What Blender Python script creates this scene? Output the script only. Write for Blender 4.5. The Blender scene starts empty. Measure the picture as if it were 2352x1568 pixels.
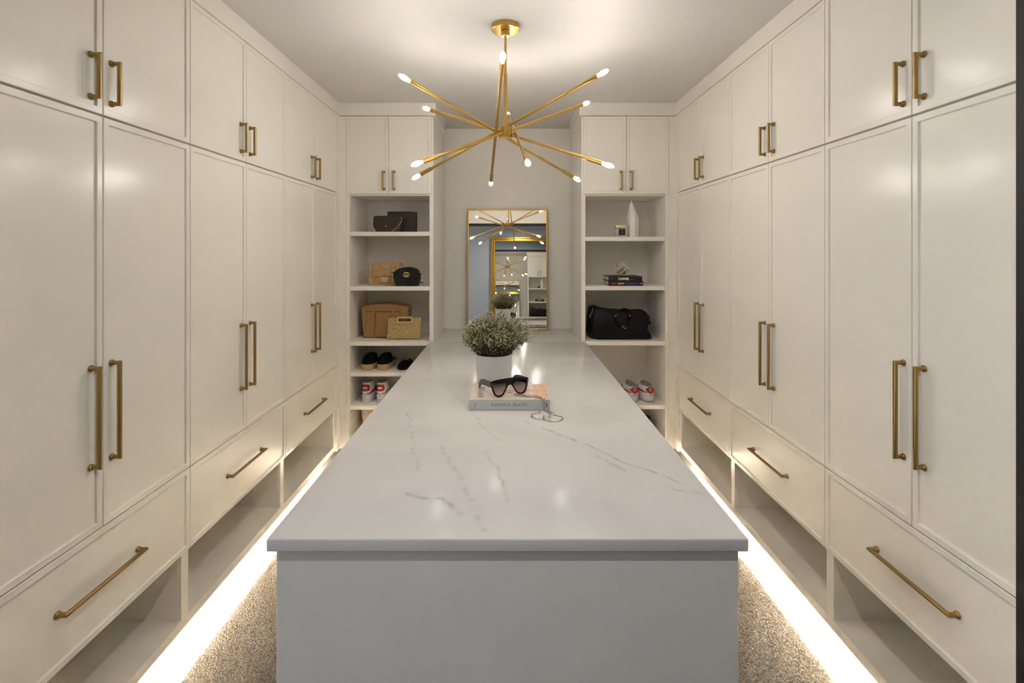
import bpy, bmesh, math, random
from mathutils import Vector, Matrix
random.seed(7)
PI = math.pi
sc = bpy.context.scene
COL = sc.collection

# ------------------------------------------------------------------ camera
# photograph 2352x1568, vanishing point (1165.5,570), focal length 1125 px
F, VX, VY, H = 1125.0, 1165.5, 570.0, 1.538
cam_d = bpy.data.cameras.new('camera')
cam_d.sensor_fit = 'HORIZONTAL'; cam_d.sensor_width = 36.0
cam_d.lens = F/2352*36.0
cam_d.shift_x = (1176-VX)/2352; cam_d.shift_y = (VY-784)/2352
cam_d.clip_start = 0.02
cam = bpy.data.objects.new('camera', cam_d); COL.objects.link(cam)
cam.location = (0, 0, H); cam.rotation_euler = (PI/2, 0, 0)
sc.camera = cam
# ------------------------------------------------------------------ world, exposure
w = bpy.data.worlds.new('world'); sc.world = w; w.use_nodes = True
w.node_tree.nodes['Background'].inputs[0].default_value = (0.62, 0.75, 1.0, 1)
w.node_tree.nodes['Background'].inputs[1].default_value = 0.6
vs = sc.view_settings
vs.view_transform = 'Standard'; vs.look = 'None'; vs.gamma = 1.0; vs.use_curve_mapping = False
vs.exposure = 0.31
BULB = 162.0          # radiance of the chandelier bulbs
STRIP = 1150.0          # radiance of the strip lights under the cabinets
DOWN = 920.0          # radiance of the downlights of the room behind the camera
FILL = 16.0           # watts of the added fill lamp in the room behind the camera
ld = bpy.data.lights.new('rear_fill', 'AREA'); ld.shape = 'RECTANGLE'; ld.size = 1.1; ld.size_y = 1.3  # added cool fill lamp, set in an invented window opening behind the camera
ld.energy = FILL; ld.color = (0.90, 0.95, 1.0)
lo = bpy.data.objects.new('rear_fill', ld); COL.objects.link(lo)
lo.location = (-2.42, 0.15, 1.45); lo.rotation_euler = (0, -PI/2, 0)
cy = sc.cycles
cy.max_bounces = 10; cy.diffuse_bounces = 6; cy.glossy_bounces = 6; cy.transmission_bounces = 6
cy.sample_clamp_indirect = 0.0; cy.caustics_reflective = False; cy.caustics_refractive = False

# ------------------------------------------------------------------ materials
def mat(name, col, rough=0.5, metal=0.0, spec=0.5, bump=None, emit=None, trans=0, coat=0, sheen=0):
    m = bpy.data.materials.new(name); m.use_nodes = True
    nt = m.node_tree; b = nt.nodes['Principled BSDF']
    b.inputs['Base Color'].default_value = (*col, 1)
    b.inputs['Roughness'].default_value = rough; b.inputs['Metallic'].default_value = metal
    b.inputs['Specular IOR Level'].default_value = spec
    if trans: b.inputs['Transmission Weight'].default_value = trans
    if coat: b.inputs['Coat Weight'].default_value = coat
    if sheen: b.inputs['Sheen Weight'].default_value = sheen
    if emit:
        b.inputs['Emission Color'].default_value = (*emit[0], 1); b.inputs['Emission Strength'].default_value = emit[1]
    if bump:   # (scale, strength, distance)
        tc = nt.nodes.new('ShaderNodeTexCoord'); n = nt.nodes.new('ShaderNodeTexNoise'); bp = nt.nodes.new('ShaderNodeBump')
        n.inputs['Scale'].default_value = bump[0]; n.inputs['Detail'].default_value = 3
        bp.inputs['Strength'].default_value = bump[1]; bp.inputs['Distance'].default_value = bump[2]
        nt.links.new(tc.outputs['Object'], n.inputs['Vector']); nt.links.new(n.outputs[0], bp.inputs['Height'])
        nt.links.new(bp.outputs[0], b.inputs['Normal'])
    return m

def nodes_of(m): return m.node_tree.nodes, m.node_tree.links, m.node_tree.nodes['Principled BSDF']
def math_node(N, L, op, a, b=None, c=None):
    n = N.new('ShaderNodeMath'); n.operation = op
    for i, v in enumerate((a, b, c)):
        if v is None: continue
        if isinstance(v, (int, float)): n.inputs[i].default_value = v
        else: L.new(v, n.inputs[i])
    return n.outputs[0]

M = {}
M['paint'] = mat('cabinet_paint', (0.85, 0.81, 0.735), 0.225, bump=(9, 0.012, 0.02))
M['shelf'] = mat('shelf_paint', (0.85, 0.81, 0.75), 0.45)
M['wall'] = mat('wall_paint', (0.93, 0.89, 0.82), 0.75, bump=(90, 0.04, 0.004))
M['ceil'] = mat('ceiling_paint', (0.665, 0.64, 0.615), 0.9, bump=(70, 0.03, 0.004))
M['island'] = mat('island_paint', (0.86, 0.83, 0.79), 0.42, bump=(9, 0.012, 0.02))
M['blue'] = mat('grey_blue_wall_paint', (0.43, 0.442, 0.458), 0.8, bump=(60, 0.03, 0.004))
M['black_metal'] = mat('black_metal', (0.012, 0.011, 0.010), 0.55, bump=(120, 0.2, 0.002))
M['brass'] = mat('brushed_brass', (0.37, 0.245, 0.09), 0.32, 1.0, bump=(240, 0.05, 0.001))
M['gold'] = mat('chandelier_brass', (0.56, 0.36, 0.10), 0.30, 1.0, bump=(200, 0.04, 0.001))
M['gold_frame'] = mat('gilt_frame', (0.60, 0.36, 0.055), 0.36, 1.0)
M['gold_bright'] = mat('polished_gold', (0.92, 0.74, 0.43), 0.36, 1.0)
M['mirror'] = mat('mirror_glass', (0.93, 0.94, 0.93), 0.0, 1.0)
M['bulb'] = mat('lit_bulb', (1, 0.95, 0.88), 0.3, emit=((1.0, 0.945, 0.875), BULB))
M['strip'] = mat('strip_light', (1, 1, 1), 0.5, emit=((1.0, 0.95, 0.86), STRIP))
M['down'] = mat('downlight_diffuser', (1, 1, 1), 0.5, emit=((1.0, 0.96, 0.91), DOWN))
M['pot'] = mat('white_pot', (0.74, 0.75, 0.775), 0.28)
M['soil'] = mat('dark_moss', (0.018, 0.020, 0.010), 0.95, bump=(160, 0.8, 0.01))
M['stem'] = mat('dry_stem', (0.075, 0.085, 0.035), 0.8)
M['bud'] = mat('pale_bud', (0.56, 0.53, 0.36), 0.85)
M['bud2'] = mat('green_bud', (0.10, 0.10, 0.045), 0.85)
M['bud3'] = mat('yellow_bud', (0.42, 0.38, 0.10), 0.85)
M['silver'] = mat('silver', (0.62, 0.60, 0.57), 0.22, 1.0)
M['steel_dark'] = mat('dark_steel', (0.35, 0.33, 0.30), 0.25, 1.0)
M['acetate'] = mat('black_acetate', (0.008, 0.005, 0.005), 0.18, spec=0.35)
M['temple'] = mat('olive_acetate', (0.055, 0.046, 0.028), 0.2)
M['page'] = mat('paper_pages', (0.55, 0.53, 0.50), 0.9, bump=(300, 0.3, 0.002))
M['spine'] = mat('pale_grey_spine', (0.60, 0.62, 0.635), 0.5)
M['ink'] = mat('black_ink', (0.02, 0.02, 0.022), 0.7)
M['cream'] = mat('cream_cover', (0.74, 0.63, 0.55), 0.4)
M['peach'] = mat('peach_print', (0.72, 0.45, 0.27), 0.4)
M['terra'] = mat('terracotta_print', (0.60, 0.27, 0.14), 0.45)
M['greyink'] = mat('grey_print', (0.22, 0.19, 0.17), 0.5)
M['blackcover'] = mat('black_book_cover', (0.010, 0.010, 0.011), 0.45)
M['white_ink'] = mat('white_print', (0.85, 0.84, 0.82), 0.6)
M['grey_ink'] = mat('grey_lettering', (0.25, 0.24, 0.23), 0.6)
M['red_ink'] = mat('red_print', (0.62, 0.03, 0.03), 0.6)
M['yellow_ink'] = mat('yellow_print', (0.85, 0.52, 0.12), 0.6)
M['blue_ink'] = mat('blue_print', (0.06, 0.07, 0.40), 0.6)
M['brown'] = mat('brown_canvas', (0.033, 0.018, 0.010), 0.45)
M['brown_dark'] = mat('dark_brown_leather', (0.010, 0.007, 0.006), 0.45)
M['tan'] = mat('tan_lambskin', (0.60, 0.36, 0.175), 0.42)
M['camel'] = mat('camel_leather', (0.34, 0.185, 0.065), 0.5, bump=(160, 0.1, 0.002))
M['camel_dark'] = mat('camel_edge', (0.12, 0.06, 0.018), 0.6)
M['black_leather'] = mat('black_leather', (0.004, 0.004, 0.0045), 0.5, spec=0.25, bump=(140, 0.15, 0.002))
M['black_suede'] = mat('black_suede', (0.005, 0.005, 0.006), 0.95, spec=0.15)
M['cork'] = mat('tan_wedge_sole', (0.52, 0.34, 0.15), 0.7, bump=(60, 0.2, 0.003))
M['white_leather'] = mat('white_leather', (0.74, 0.73, 0.73), 0.5)
M['rubber'] = mat('white_rubber', (0.66, 0.65, 0.66), 0.6)
M['lining'] = mat('grey_lining', (0.30, 0.29, 0.29), 0.9)
M['red'] = mat('red_leather', (0.42, 0.012, 0.012), 0.5)
M['grey_leather'] = mat('grey_leather', (0.30, 0.29, 0.28), 0.5)
M['gum'] = mat('brown_outsole', (0.10, 0.06, 0.03), 0.8)
M['ivory'] = mat('ivory_suede', (0.74, 0.62, 0.48), 0.8, bump=(25, 0.3, 0.01))
M['crystal'] = mat('white_selenite', (0.80, 0.76, 0.73), 0.32, bump=(40, 0.35, 0.01))
M['wax'] = mat('candle_glass', (0.50, 0.45, 0.36), 0.15, coat=0.4)
M['stone'] = mat('beige_stone', (0.56, 0.50, 0.41), 0.6, bump=(60, 0.2, 0.003))
M['hole'] = mat('drilled_hole', (0.05, 0.04, 0.025), 0.9)

# lens: tinted, see-through
m = M['lens'] = mat('tinted_lens', (0.30, 0.26, 0.27), 0.04, trans=1.0); m.node_tree.nodes['Principled BSDF'].inputs['IOR'].default_value = 1.02
N, L, b = nodes_of(m)
tc = N.new('ShaderNodeTexCoord'); sx = N.new('ShaderNodeSeparateXYZ'); L.new(tc.outputs['Object'], sx.inputs[0])
rp = N.new('ShaderNodeValToRGB'); mr = N.new('ShaderNodeMapRange')
mr.inputs['From Min'].default_value = 0.008; mr.inputs['From Max'].default_value = 0.055
L.new(sx.outputs['Z'], mr.inputs[0]); L.new(mr.outputs[0], rp.inputs[0])
rp.color_ramp.elements[0].color = (0.62, 0.52, 0.52, 1); rp.color_ramp.elements[1].color = (0.035, 0.03, 0.032, 1)
L.new(rp.outputs[0], b.inputs['Base Color'])

# carpet: looped beige pile
m = M['carpet'] = mat('loop_carpet', (0.36, 0.29, 0.21), 0.95, spec=0.1)
N, L, b = nodes_of(m)
tc = N.new('ShaderNodeTexCoord'); v = N.new('ShaderNodeTexVoronoi'); v.inputs['Scale'].default_value = 150
no = N.new('ShaderNodeTexNoise'); no.inputs['Scale'].default_value = 260; no.inputs['Detail'].default_value = 2
L.new(tc.outputs['Object'], v.inputs['Vector']); L.new(tc.outputs['Object'], no.inputs['Vector'])
rp = N.new('ShaderNodeValToRGB'); L.new(v.outputs['Distance'], rp.inputs[0])
rp.color_ramp.elements[0].color = (0.45, 0.395, 0.325, 1); rp.color_ramp.elements[1].color = (0.19, 0.157, 0.118, 1)
rp.color_ramp.elements[1].position = 0.75
mx = N.new('ShaderNodeMix'); mx.data_type = 'RGBA'; mx.blend_type = 'MULTIPLY'; mx.inputs[0].default_value = 0.55
L.new(rp.outputs[0], mx.inputs[6]); L.new(no.outputs[0], mx.inputs[7])
gm = N.new('ShaderNodeBrightContrast'); gm.inputs['Bright'].default_value = 0.06; L.new(mx.outputs[2], gm.inputs[0])
L.new(gm.outputs[0], b.inputs['Base Color'])
bp = N.new('ShaderNodeBump'); bp.inputs['Strength'].default_value = 1.0; bp.inputs['Distance'].default_value = 0.006; bp.invert = True
L.new(v.outputs['Distance'], bp.inputs['Height']); L.new(bp.outputs[0], b.inputs['Normal'])

# marble with drawn veins (positions in metres on the slab)
def seg_group():
    g = bpy.data.node_groups.new('vein_segment', 'ShaderNodeTree')
    for nm, t in (('P', 'NodeSocketVector'), ('A', 'NodeSocketVector'), ('B', 'NodeSocketVector'), ('W', 'NodeSocketFloat')):
        g.interface.new_socket(nm, in_out='INPUT', socket_type=t)
    g.interface.new_socket('S', in_out='OUTPUT', socket_type='NodeSocketFloat')
    N, L = g.nodes, g.links
    i = N.new('NodeGroupInput'); o = N.new('NodeGroupOutput')
    def vm(op, a, b_):
        n = N.new('ShaderNodeVectorMath'); n.operation = op
        L.new(a, n.inputs[0]); 
        if b_ is not None: L.new(b_, n.inputs[3] if op == 'SCALE' else n.inputs[1])
        return n
    pa = vm('SUBTRACT', i.outputs['P'], i.outputs['A']).outputs[0]
    ba = vm('SUBTRACT', i.outputs['B'], i.outputs['A']).outputs[0]
    d1 = vm('DOT_PRODUCT', pa, ba).outputs['Value']; d2 = vm('DOT_PRODUCT', ba, ba).outputs['Value']
    h = math_node(N, L, 'DIVIDE', d1, d2); cl = N.new('ShaderNodeClamp'); L.new(h, cl.inputs[0])
    sc_ = vm('SCALE', ba, cl.outputs[0]).outputs[0]
    df = vm('SUBTRACT', pa, sc_).outputs[0]
    ln = N.new('ShaderNodeVectorMath'); ln.operation = 'LENGTH'; L.new(df, ln.inputs[0])
    r = math_node(N, L, 'DIVIDE', ln.outputs['Value'], i.outputs['W'])
    r2 = math_node(N, L, 'SUBTRACT', 1.0, r); r3 = math_node(N, L, 'MAXIMUM', r2, 0.0)
    L.new(math_node(N, L, 'POWER', r3, 1.6), o.inputs[0])
    return g
def on_top(px, py):
    d = 0.638*F/(py-VY); return ((px-VX)*d/F, d)
VEINS = [  # strength, width, polyline in photograph pixels on the slab surface
 (0.55, .012, [(936, 945), (946, 990), (952, 1040), (960, 1080)]),
 (0.6, .011, [(1085, 945), (1110, 980), (1145, 1013)]),
 (0.5, .016, [(1015, 1025), (1036, 1070), (1065, 1115), (1090, 1170), (1115, 1218)]),
 (0.9, .013, [(932, 1134), (970, 1143), (1020, 1147), (1066, 1178)]),
 (1.0, .009, [(1200, 966), (1260, 988), (1320, 1010), (1390, 1042), (1440, 1068), (1500, 1084), (1545, 1102), (1605, 1130)]),
 (0.55, .015, [(1368, 1048), (1395, 1060), (1442, 1082)]),
 (0.65, .012, [(1115, 1036), (1140, 1070), (1152, 1095), (1167, 1150)]),
 (0.35, .016, [(1270, 905), (1360, 940), (1440, 972)]),
 (0.6, .010, [(1520, 1116), (1560, 1127), (1602, 1132)]),
 (0.3, .02, [(1010, 800), (985, 850), (1040, 900), (1075, 935)]),
 (0.3, .02, [(1300, 800), (1370, 850), (1420, 890)]),
]
m = M['marble'] = mat('white_marble', (0.70, 0.68, 0.66), 0.17, spec=0.07)
N, L, b = nodes_of(m)
tc = N.new('ShaderNodeTexCoord')
n1 = N.new('ShaderNodeTexNoise'); n1.inputs['Scale'].default_value = 9; n1.inputs['Detail'].default_value = 7
L.new(tc.outputs['Object'], n1.inputs['Vector'])
s1 = N.new('ShaderNodeVectorMath'); s1.operation = 'SUBTRACT'; s1.inputs[1].default_value = (.5, .5, .5); L.new(n1.outputs['Color'], s1.inputs[0])
s2 = N.new('ShaderNodeVectorMath'); s2.operation = 'SCALE'; s2.inputs[3].default_value = 0.055; L.new(s1.outputs[0], s2.inputs[0])
s3 = N.new('ShaderNodeVectorMath'); s3.operation = 'ADD'; L.new(tc.outputs['Object'], s3.inputs[0]); L.new(s2.outputs[0], s3.inputs[1])
fl = N.new('ShaderNodeVectorMath'); fl.operation = 'MULTIPLY'; fl.inputs[1].default_value = (1, 1, 0); L.new(s3.outputs[0], fl.inputs[0])
SG = seg_group(); acc = None
for st, wd, pl in VEINS:
    q = [on_top(*p) for p in pl]
    for a_, b_ in zip(q, q[1:]):
        g = N.new('ShaderNodeGroup'); g.node_tree = SG
        L.new(fl.outputs[0], g.inputs['P']); g.inputs['A'].default_value = (*a_, 0); g.inputs['B'].default_value = (*b_, 0)
        g.inputs['W'].default_value = wd
        o = math_node(N, L, 'MULTIPLY', g.outputs[0], st)
        acc = o if acc is None else math_node(N, L, 'MAXIMUM', acc, o)
n2 = N.new('ShaderNodeTexNoise'); n2.inputs['Scale'].default_value = 30; n2.inputs['Detail'].default_value = 5
L.new(tc.outputs['Object'], n2.inputs['Vector'])
mr = N.new('ShaderNodeMapRange'); mr.inputs['From Min'].default_value = .38; mr.inputs['From Max'].default_value = .62; L.new(n2.outputs[0], mr.inputs[0])
vs_ = math_node(N, L, 'MULTIPLY', acc, mr.outputs[0])
# faint hazy greys
n3 = N.new('ShaderNodeTexNoise'); n3.inputs['Scale'].default_value = 2.2; n3.inputs['Detail'].default_value = 8; n3.inputs['Distortion'].default_value = 1.2
L.new(tc.outputs['Object'], n3.inputs['Vector'])
rp = N.new('ShaderNodeValToRGB'); L.new(n3.outputs[0], rp.inputs[0])
rp.color_ramp.elements[0].position = .3; rp.color_ramp.elements[0].color = (0.665, 0.65, 0.635, 1)
rp.color_ramp.elements[1].position = .6; rp.color_ramp.elements[1].color = (0.73, 0.715, 0.70, 1)
mx = N.new('ShaderNodeMix'); mx.data_type = 'RGBA'; L.new(math_node(N, L, 'MULTIPLY', vs_, 0.52), mx.inputs[0])
L.new(rp.outputs[0], mx.inputs[6]); mx.inputs[7].default_value = (0.22, 0.20, 0.175, 1)
L.new(mx.outputs[2], b.inputs['Base Color'])

# straw weave
m = M['straw'] = mat('woven_straw', (0.50, 0.36, 0.15), 0.8)
N, L, b = nodes_of(m)
tc = N.new('ShaderNodeTexCoord'); mp = N.new('ShaderNodeMapping'); mp.inputs['Scale'].default_value = (330, 330, 200)
L.new(tc.outputs['Object'], mp.inputs[0])
ck = N.new('ShaderNodeTexNoise'); ck.inputs['Scale'].default_value = 1.0; ck.inputs['Detail'].default_value = 1; L.new(mp.outputs[0], ck.inputs['Vector'])
rp = N.new('ShaderNodeValToRGB'); L.new(ck.outputs[0], rp.inputs[0])
rp.color_ramp.elements[0].position = .35; rp.color_ramp.elements[0].color = (0.24, 0.15, 0.045, 1)
rp.color_ramp.elements[1].position = .65; rp.color_ramp.elements[1].color = (0.66, 0.49, 0.22, 1)
L.new(rp.outputs[0], b.inputs['Base Color'])
bp = N.new('ShaderNodeBump'); bp.inputs['Strength'].default_value = .6; bp.inputs['Distance'].default_value = .003
L.new(ck.outputs[0], bp.inputs['Height']); L.new(bp.outputs[0], b.inputs['Normal'])

# repeat print of small faint motifs on canvas
m = M['mono'] = mat('printed_brown_canvas', (0.03, 0.018, 0.011), 0.5)
N, L, b = nodes_of(m)
tc = N.new('ShaderNodeTexCoord'); mp = N.new('ShaderNodeMapping'); mp.inputs['Scale'].default_value = (62, 0, 62); mp.inputs['Rotation'].default_value = (0, PI/4, 0)
L.new(tc.outputs['Object'], mp.inputs[0])
v = N.new('ShaderNodeTexVoronoi'); v.distance = 'MANHATTAN'; v.inputs['Scale'].default_value = 1; v.inputs['Randomness'].default_value = 0; L.new(mp.outputs[0], v.inputs['Vector'])
rp = N.new('ShaderNodeValToRGB'); L.new(v.outputs['Distance'], rp.inputs[0])
rp.color_ramp.elements[0].position = .18; rp.color_ramp.elements[0].color = (0.060, 0.040, 0.022, 1)
rp.color_ramp.elements[1].position = .34; rp.color_ramp.elements[1].color = (0.026, 0.015, 0.010, 1)
L.new(rp.outputs[0], b.inputs['Base Color'])

# chevron quilting
m = M['chevron'] = mat('black_chevron_leather', (0.008, 0.008, 0.009), 0.38)
N, L, b = nodes_of(m)
tc = N.new('ShaderNodeTexCoord'); sx = N.new('ShaderNodeSeparateXYZ'); L.new(tc.outputs['Object'], sx.inputs[0])
ab = math_node(N, L, 'ABSOLUTE', sx.outputs['X']); k = math_node(N, L, 'MULTIPLY', ab, 0.75); z = math_node(N, L, 'SUBTRACT', sx.outputs['Z'], k)
s = math_node(N, L, 'SINE', math_node(N, L, 'MULTIPLY', z, 300.0)); s = math_node(N, L, 'ABSOLUTE', s)
bp = N.new('ShaderNodeBump'); bp.inputs['Strength'].default_value = 1; bp.inputs['Distance'].default_value = .006
L.new(s, bp.inputs['Height']); L.new(bp.outputs[0], b.inputs['Normal'])

m = M['quilt'] = mat('quilted_tan_leather', (0.60, 0.36, 0.175), 0.42)
N, L, b = nodes_of(m)
tc = N.new('ShaderNodeTexCoord'); sx = N.new('ShaderNodeSeparateXYZ'); L.new(tc.outputs['Object'], sx.inputs[0])
pa = math_node(N, L, 'ADD', sx.outputs['X'], sx.outputs['Z']); pb = math_node(N, L, 'SUBTRACT', sx.outputs['X'], sx.outputs['Z'])
sa, sb = [math_node(N, L, 'ABSOLUTE', math_node(N, L, 'SINE', math_node(N, L, 'MULTIPLY', p_, PI/.0205))) for p_ in (pa, pb)]
hh = math_node(N, L, 'POWER', math_node(N, L, 'MULTIPLY', sa, sb), .45)
bp = N.new('ShaderNodeBump'); bp.inputs['Strength'].default_value = 1; bp.inputs['Distance'].default_value = .006
L.new(hh, bp.inputs['Height']); L.new(bp.outputs[0], b.inputs['Normal'])

# ------------------------------------------------------------------ mesh helpers
class MB:
    def __init__(s): s.bm = bmesh.new()
    def box(s, x0, x1, y0, y1, z0, z1):
        v = [s.bm.verts.new((x, y, z)) for z in (z0, z1) for y in (y0, y1) for x in (x0, x1)]
        for f in ((0, 2, 3, 1), (4, 5, 7, 6), (0, 1, 5, 4), (2, 6, 7, 3), (0, 4, 6, 2), (1, 3, 7, 5)):
            s.bm.faces.new([v[i] for i in f])
        return s
    def lathe(s, prof, seg=24, mtx=None, cap=True):      # prof: [(r,z)] about z
        mtx = mtx or Matrix(); rings = []
        for r, z in prof:
            rings.append([s.bm.verts.new(mtx @ Vector((r*math.cos(2*PI*i/seg), r*math.sin(2*PI*i/seg), z))) for i in range(seg)])
        s.skin(rings, cap); return s
    def skin(s, rings, cap=True, closed=True):
        for a, b in zip(rings, rings[1:]):
            n = len(a)
            for i in range(n if closed else n-1):
                j = (i+1) % n
                s.bm.faces.new((a[i], a[j], b[j], b[i]))
        if cap:
            if len(rings[0]) > 2: s.bm.faces.new(rings[0][::-1]); s.bm.faces.new(rings[-1])
    def sweep(s, pts, r, seg=10, cap=True, closed=False, up=None, flat=1.0):
        """tube along pts with mitred joints; flat scales the second axis"""
        pts = [Vector(p) for p in pts]; n = len(pts); rings = []
        ref = up or Vector((0.123, 0.31, 0.94))
        for i, p in enumerate(pts):
            pv = pts[i-1] if (i > 0 or closed) else None; nx = pts[(i+1) % n] if (i < n-1 or closed) else None
            d0 = (p-pv).normalized() if pv is not None else None; d1 = (nx-p).normalized() if nx is not None else None
            t = (d0+d1).normalized() if (d0 is not None and d1 is not None and (d0+d1).length > 1e-6) else (d0 or d1)
            base = d0 if d0 is not None else d1
            a = base.cross(ref)
            if a.length < 1e-4: a = base.cross(Vector((1, 0, 0)))
            a.normalize(); c = base.cross(a).normalized()
            rr = r[i] if isinstance(r, (list, tuple)) else r
            ring = []
            for k in range(seg):
                an = 2*PI*k/seg; off = a*math.cos(an)*rr + c*math.sin(an)*rr*flat
                if d0 is not None and d1 is not None:      # slide onto the mitre plane along d0
                    den = base.dot(t)
                    off = off - base*(off.dot(t)/den if abs(den) > .2 else 0)
                ring.append(s.bm.verts.new(p+off))
            rings.append(ring)
        if closed: rings.append(rings[0])
        s.skin(rings, cap and not closed); return s
    def ring_frame(s, x0, x1, z0, z1, wd, y0, y1):       # rectangular frame, front at y0, back at y1
        o = [(x0, z0), (x1, z0), (x1, z1), (x0, z1)]; i = [(x0+wd, z0+wd), (x1-wd, z0+wd), (x1-wd, z1-wd), (x0+wd, z1-wd)]
        loops = []
        for pts, y in ((o, y1), (o, y0), (i, y0), (i, y1)):
            loops.append([s.bm.verts.new((p[0], y, p[1])) for p in pts])
        loops.append(loops[0])
        s.skin(loops, False); return s
    def prism(s, poly, y0, y1):                          # polygon in x,z extruded along y
        a = [s.bm.verts.new((p[0], y0, p[1])) for p in poly]; b = [s.bm.verts.new((p[0], y1, p[1])) for p in poly]
        s.skin([a, b]); return s
    def puff(s, poly, y0, y1, e=0.12, k=5, cx=None, cz=None):   # pillow: polygon outline with rounded front and back
        n = len(poly); cx = cx if cx is not None else sum(p[0] for p in poly)/n; cz = cz if cz is not None else sum(p[1] for p in poly)/n
        rings = []; d = (y1-y0)/2; ym = (y0+y1)/2
        for i in range(2*k+1):
            t = -PI/2 + PI*i/(2*k)
            q = 1-e*(1-math.cos(t)); y = ym+d*(math.sin(t))
            rings.append([s.bm.verts.new((cx+(p[0]-cx)*q, y, cz+(p[1]-cz)*q)) for p in poly])
        s.skin(rings); return s
    def grid(s, fn, nu, nv):
        g = [[s.bm.verts.new(fn(u/nu, v/nv)) for u in range(nu+1)] for v in range(nv+1)]
        for a, b in zip(g, g[1:]):
            for i in range(nu): s.bm.faces.new((a[i], a[i+1], b[i+1], b[i]))
        return s
    def move(s, v): bmesh.ops.translate(s.bm, vec=v, verts=s.bm.verts); return s
    def rot(s, ang, ax, cent=(0, 0, 0)): bmesh.ops.rotate(s.bm, cent=cent, matrix=Matrix.Rotation(ang, 3, ax), verts=s.bm.verts); return s
    def bevel(s, w, seg=2, ang=0.5):
        bmesh.ops.recalc_face_normals(s.bm, faces=s.bm.faces)
        ed = [e for e in s.bm.edges if len(e.link_faces) == 2 and e.calc_face_angle(0) > ang]
        bmesh.ops.bevel(s.bm, geom=ed, offset=w, segments=seg, profile=.5, affect='EDGES', clamp_overlap=True); return s
    def mesh(s, name, m, smooth=None):
        bmesh.ops.recalc_face_normals(s.bm, faces=s.bm.faces)
        me = bpy.data.meshes.new(name); s.bm.to_mesh(me); s.bm.free()
        me.materials.append(M[m] if isinstance(m, str) else m)
        if smooth is not None:
            me.shade_smooth()
            me.set_sharp_from_angle(angle=smooth)
        return me
    def build(s, name, m, parent=None, smooth=None, **kw):
        return obj(name, s.mesh(name, m, smooth), parent, **kw)

def obj(name, me, parent=None, loc=None, rot=None, label=None, cat=None, group=None, kind=None):
    o = bpy.data.objects.new(name, me); COL.objects.link(o)
    if parent: o.parent = parent
    if loc: o.location = loc
    if rot: o.rotation_euler = rot
    tag(o, label, cat, group, kind); return o
def tag(o, label=None, cat=None, group=None, kind=None):
    if label: o['label'] = label
    if cat: o['category'] = cat
    if group: o['group'] = group
    if kind: o['kind'] = kind
def thing(name, label, cat, loc=(0, 0, 0), rz=0, group=None):
    return obj(name, None, None, loc, (0, 0, rz), label, cat, group)
def copy_tree(o, parent=None):
    c = o.copy(); COL.objects.link(c)
    if parent: c.parent = parent
    for ch in list(o.children): copy_tree(ch, c)
    return c
SM = 0.6
def P(px, py, d):            # photograph pixel at a depth -> point in the room (metres)
    return Vector(((px-VX)*d/F, d, H+(VY-py)*d/F))
_txt = {}
def text(s, size, m, parent, loc, rot=(PI/2, 0, 0), name='lettering', sx=1.0, align='CENTER', ext=0.0003, bold=0.0):
    cu = bpy.data.curves.new('lettering', 'FONT'); cu.body = s; cu.size = size; cu.extrude = ext; cu.align_x = align; cu.offset = bold
    cu.resolution_u = 3
    t = bpy.data.objects.new('t', cu); COL.objects.link(t)
    dg = bpy.context.evaluated_depsgraph_get(); dg.update()
    me = bpy.data.meshes.new_from_object(t.evaluated_get(dg)); bpy.data.objects.remove(t)
    me.materials.clear(); me.materials.append(M[m])
    o = obj(name, me, parent, loc, rot); o.scale = (sx, 1, 1); return o

# ------------------------------------------------------------------ the setting
CZ = 2.533; XW = 1.15; YB = 3.356; YA = 3.87; YW = 4.08
def struct(name, mb, m, smooth=None, label=None):
    return mb.build(name, m, None, smooth, kind='structure', label=label)
struct('floor', MB().box(-2.5, 2.5, -1.05, 4.3, -.06, 0), 'carpet')
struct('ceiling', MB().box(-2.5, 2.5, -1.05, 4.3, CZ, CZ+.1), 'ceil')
struct('wall_left', MB().box(-1.88, -1.78, .99, 4.2, 0, CZ), 'wall')
struct('wall_right', MB().box(1.78, 1.88, .99, 4.2, 0, CZ), 'wall')
struct('wall_back', MB().box(-1.78, 1.78, YW, YW+.1, 0, CZ), 'wall')
wf = MB().box(-2.4, -1.045, .90, .985, 0, CZ).box(1.045, 2.4, .90, .985, 0, CZ).box(-1.045, 1.045, .90, .985, 2.30, CZ)
struct('wall_front', wf, 'wall')
# black metal lining of the opening behind the first cabinets
struct('trim_1', MB().box(-1.045, -1.0226, .885, .985, 0, 2.30).box(1.0226, 1.045, .885, .985, 0, 2.30).box(-1.045, 1.045, .945, .985, 2.264, 2.30), 'black_metal',
       label='black metal frame lining the opening into the closet')
# the grey-blue room behind the camera
struct('wall_rear', MB().box(-2.4, 2.4, -.72, -.60, 0, CZ), 'blue')
struct('wall_rear_right', MB().box(2.4, 2.5, -.72, .985, 0, CZ), 'blue')
wl = MB().box(-2.5, -2.4, -.72, -.40, 0, CZ).box(-2.5, -2.4, .70, .985, 0, CZ).box(-2.5, -2.4, -.40, .70, 0, .8).box(-2.5, -2.4, -.40, .70, 2.1, CZ)
struct('wall_rear_left', wl, 'blue')
wn = obj('added_window_1', MB().ring_frame(-.55, .55, .8, 2.1, .05, 0, .06).mesh('added_window_1', 'rubber'), None, (-2.45, .15, 0), (0, 0, PI/2), kind='structure')  # unseen window frame, added to go with the fill lamp
struct('wall_front_facing', MB().box(-2.4, -1.05, .892, .899, 0, CZ).box(1.05, 2.4, .892, .899, 0, CZ).box(-1.05, 1.05, .892, .899, 2.305, CZ), 'blue')
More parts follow.
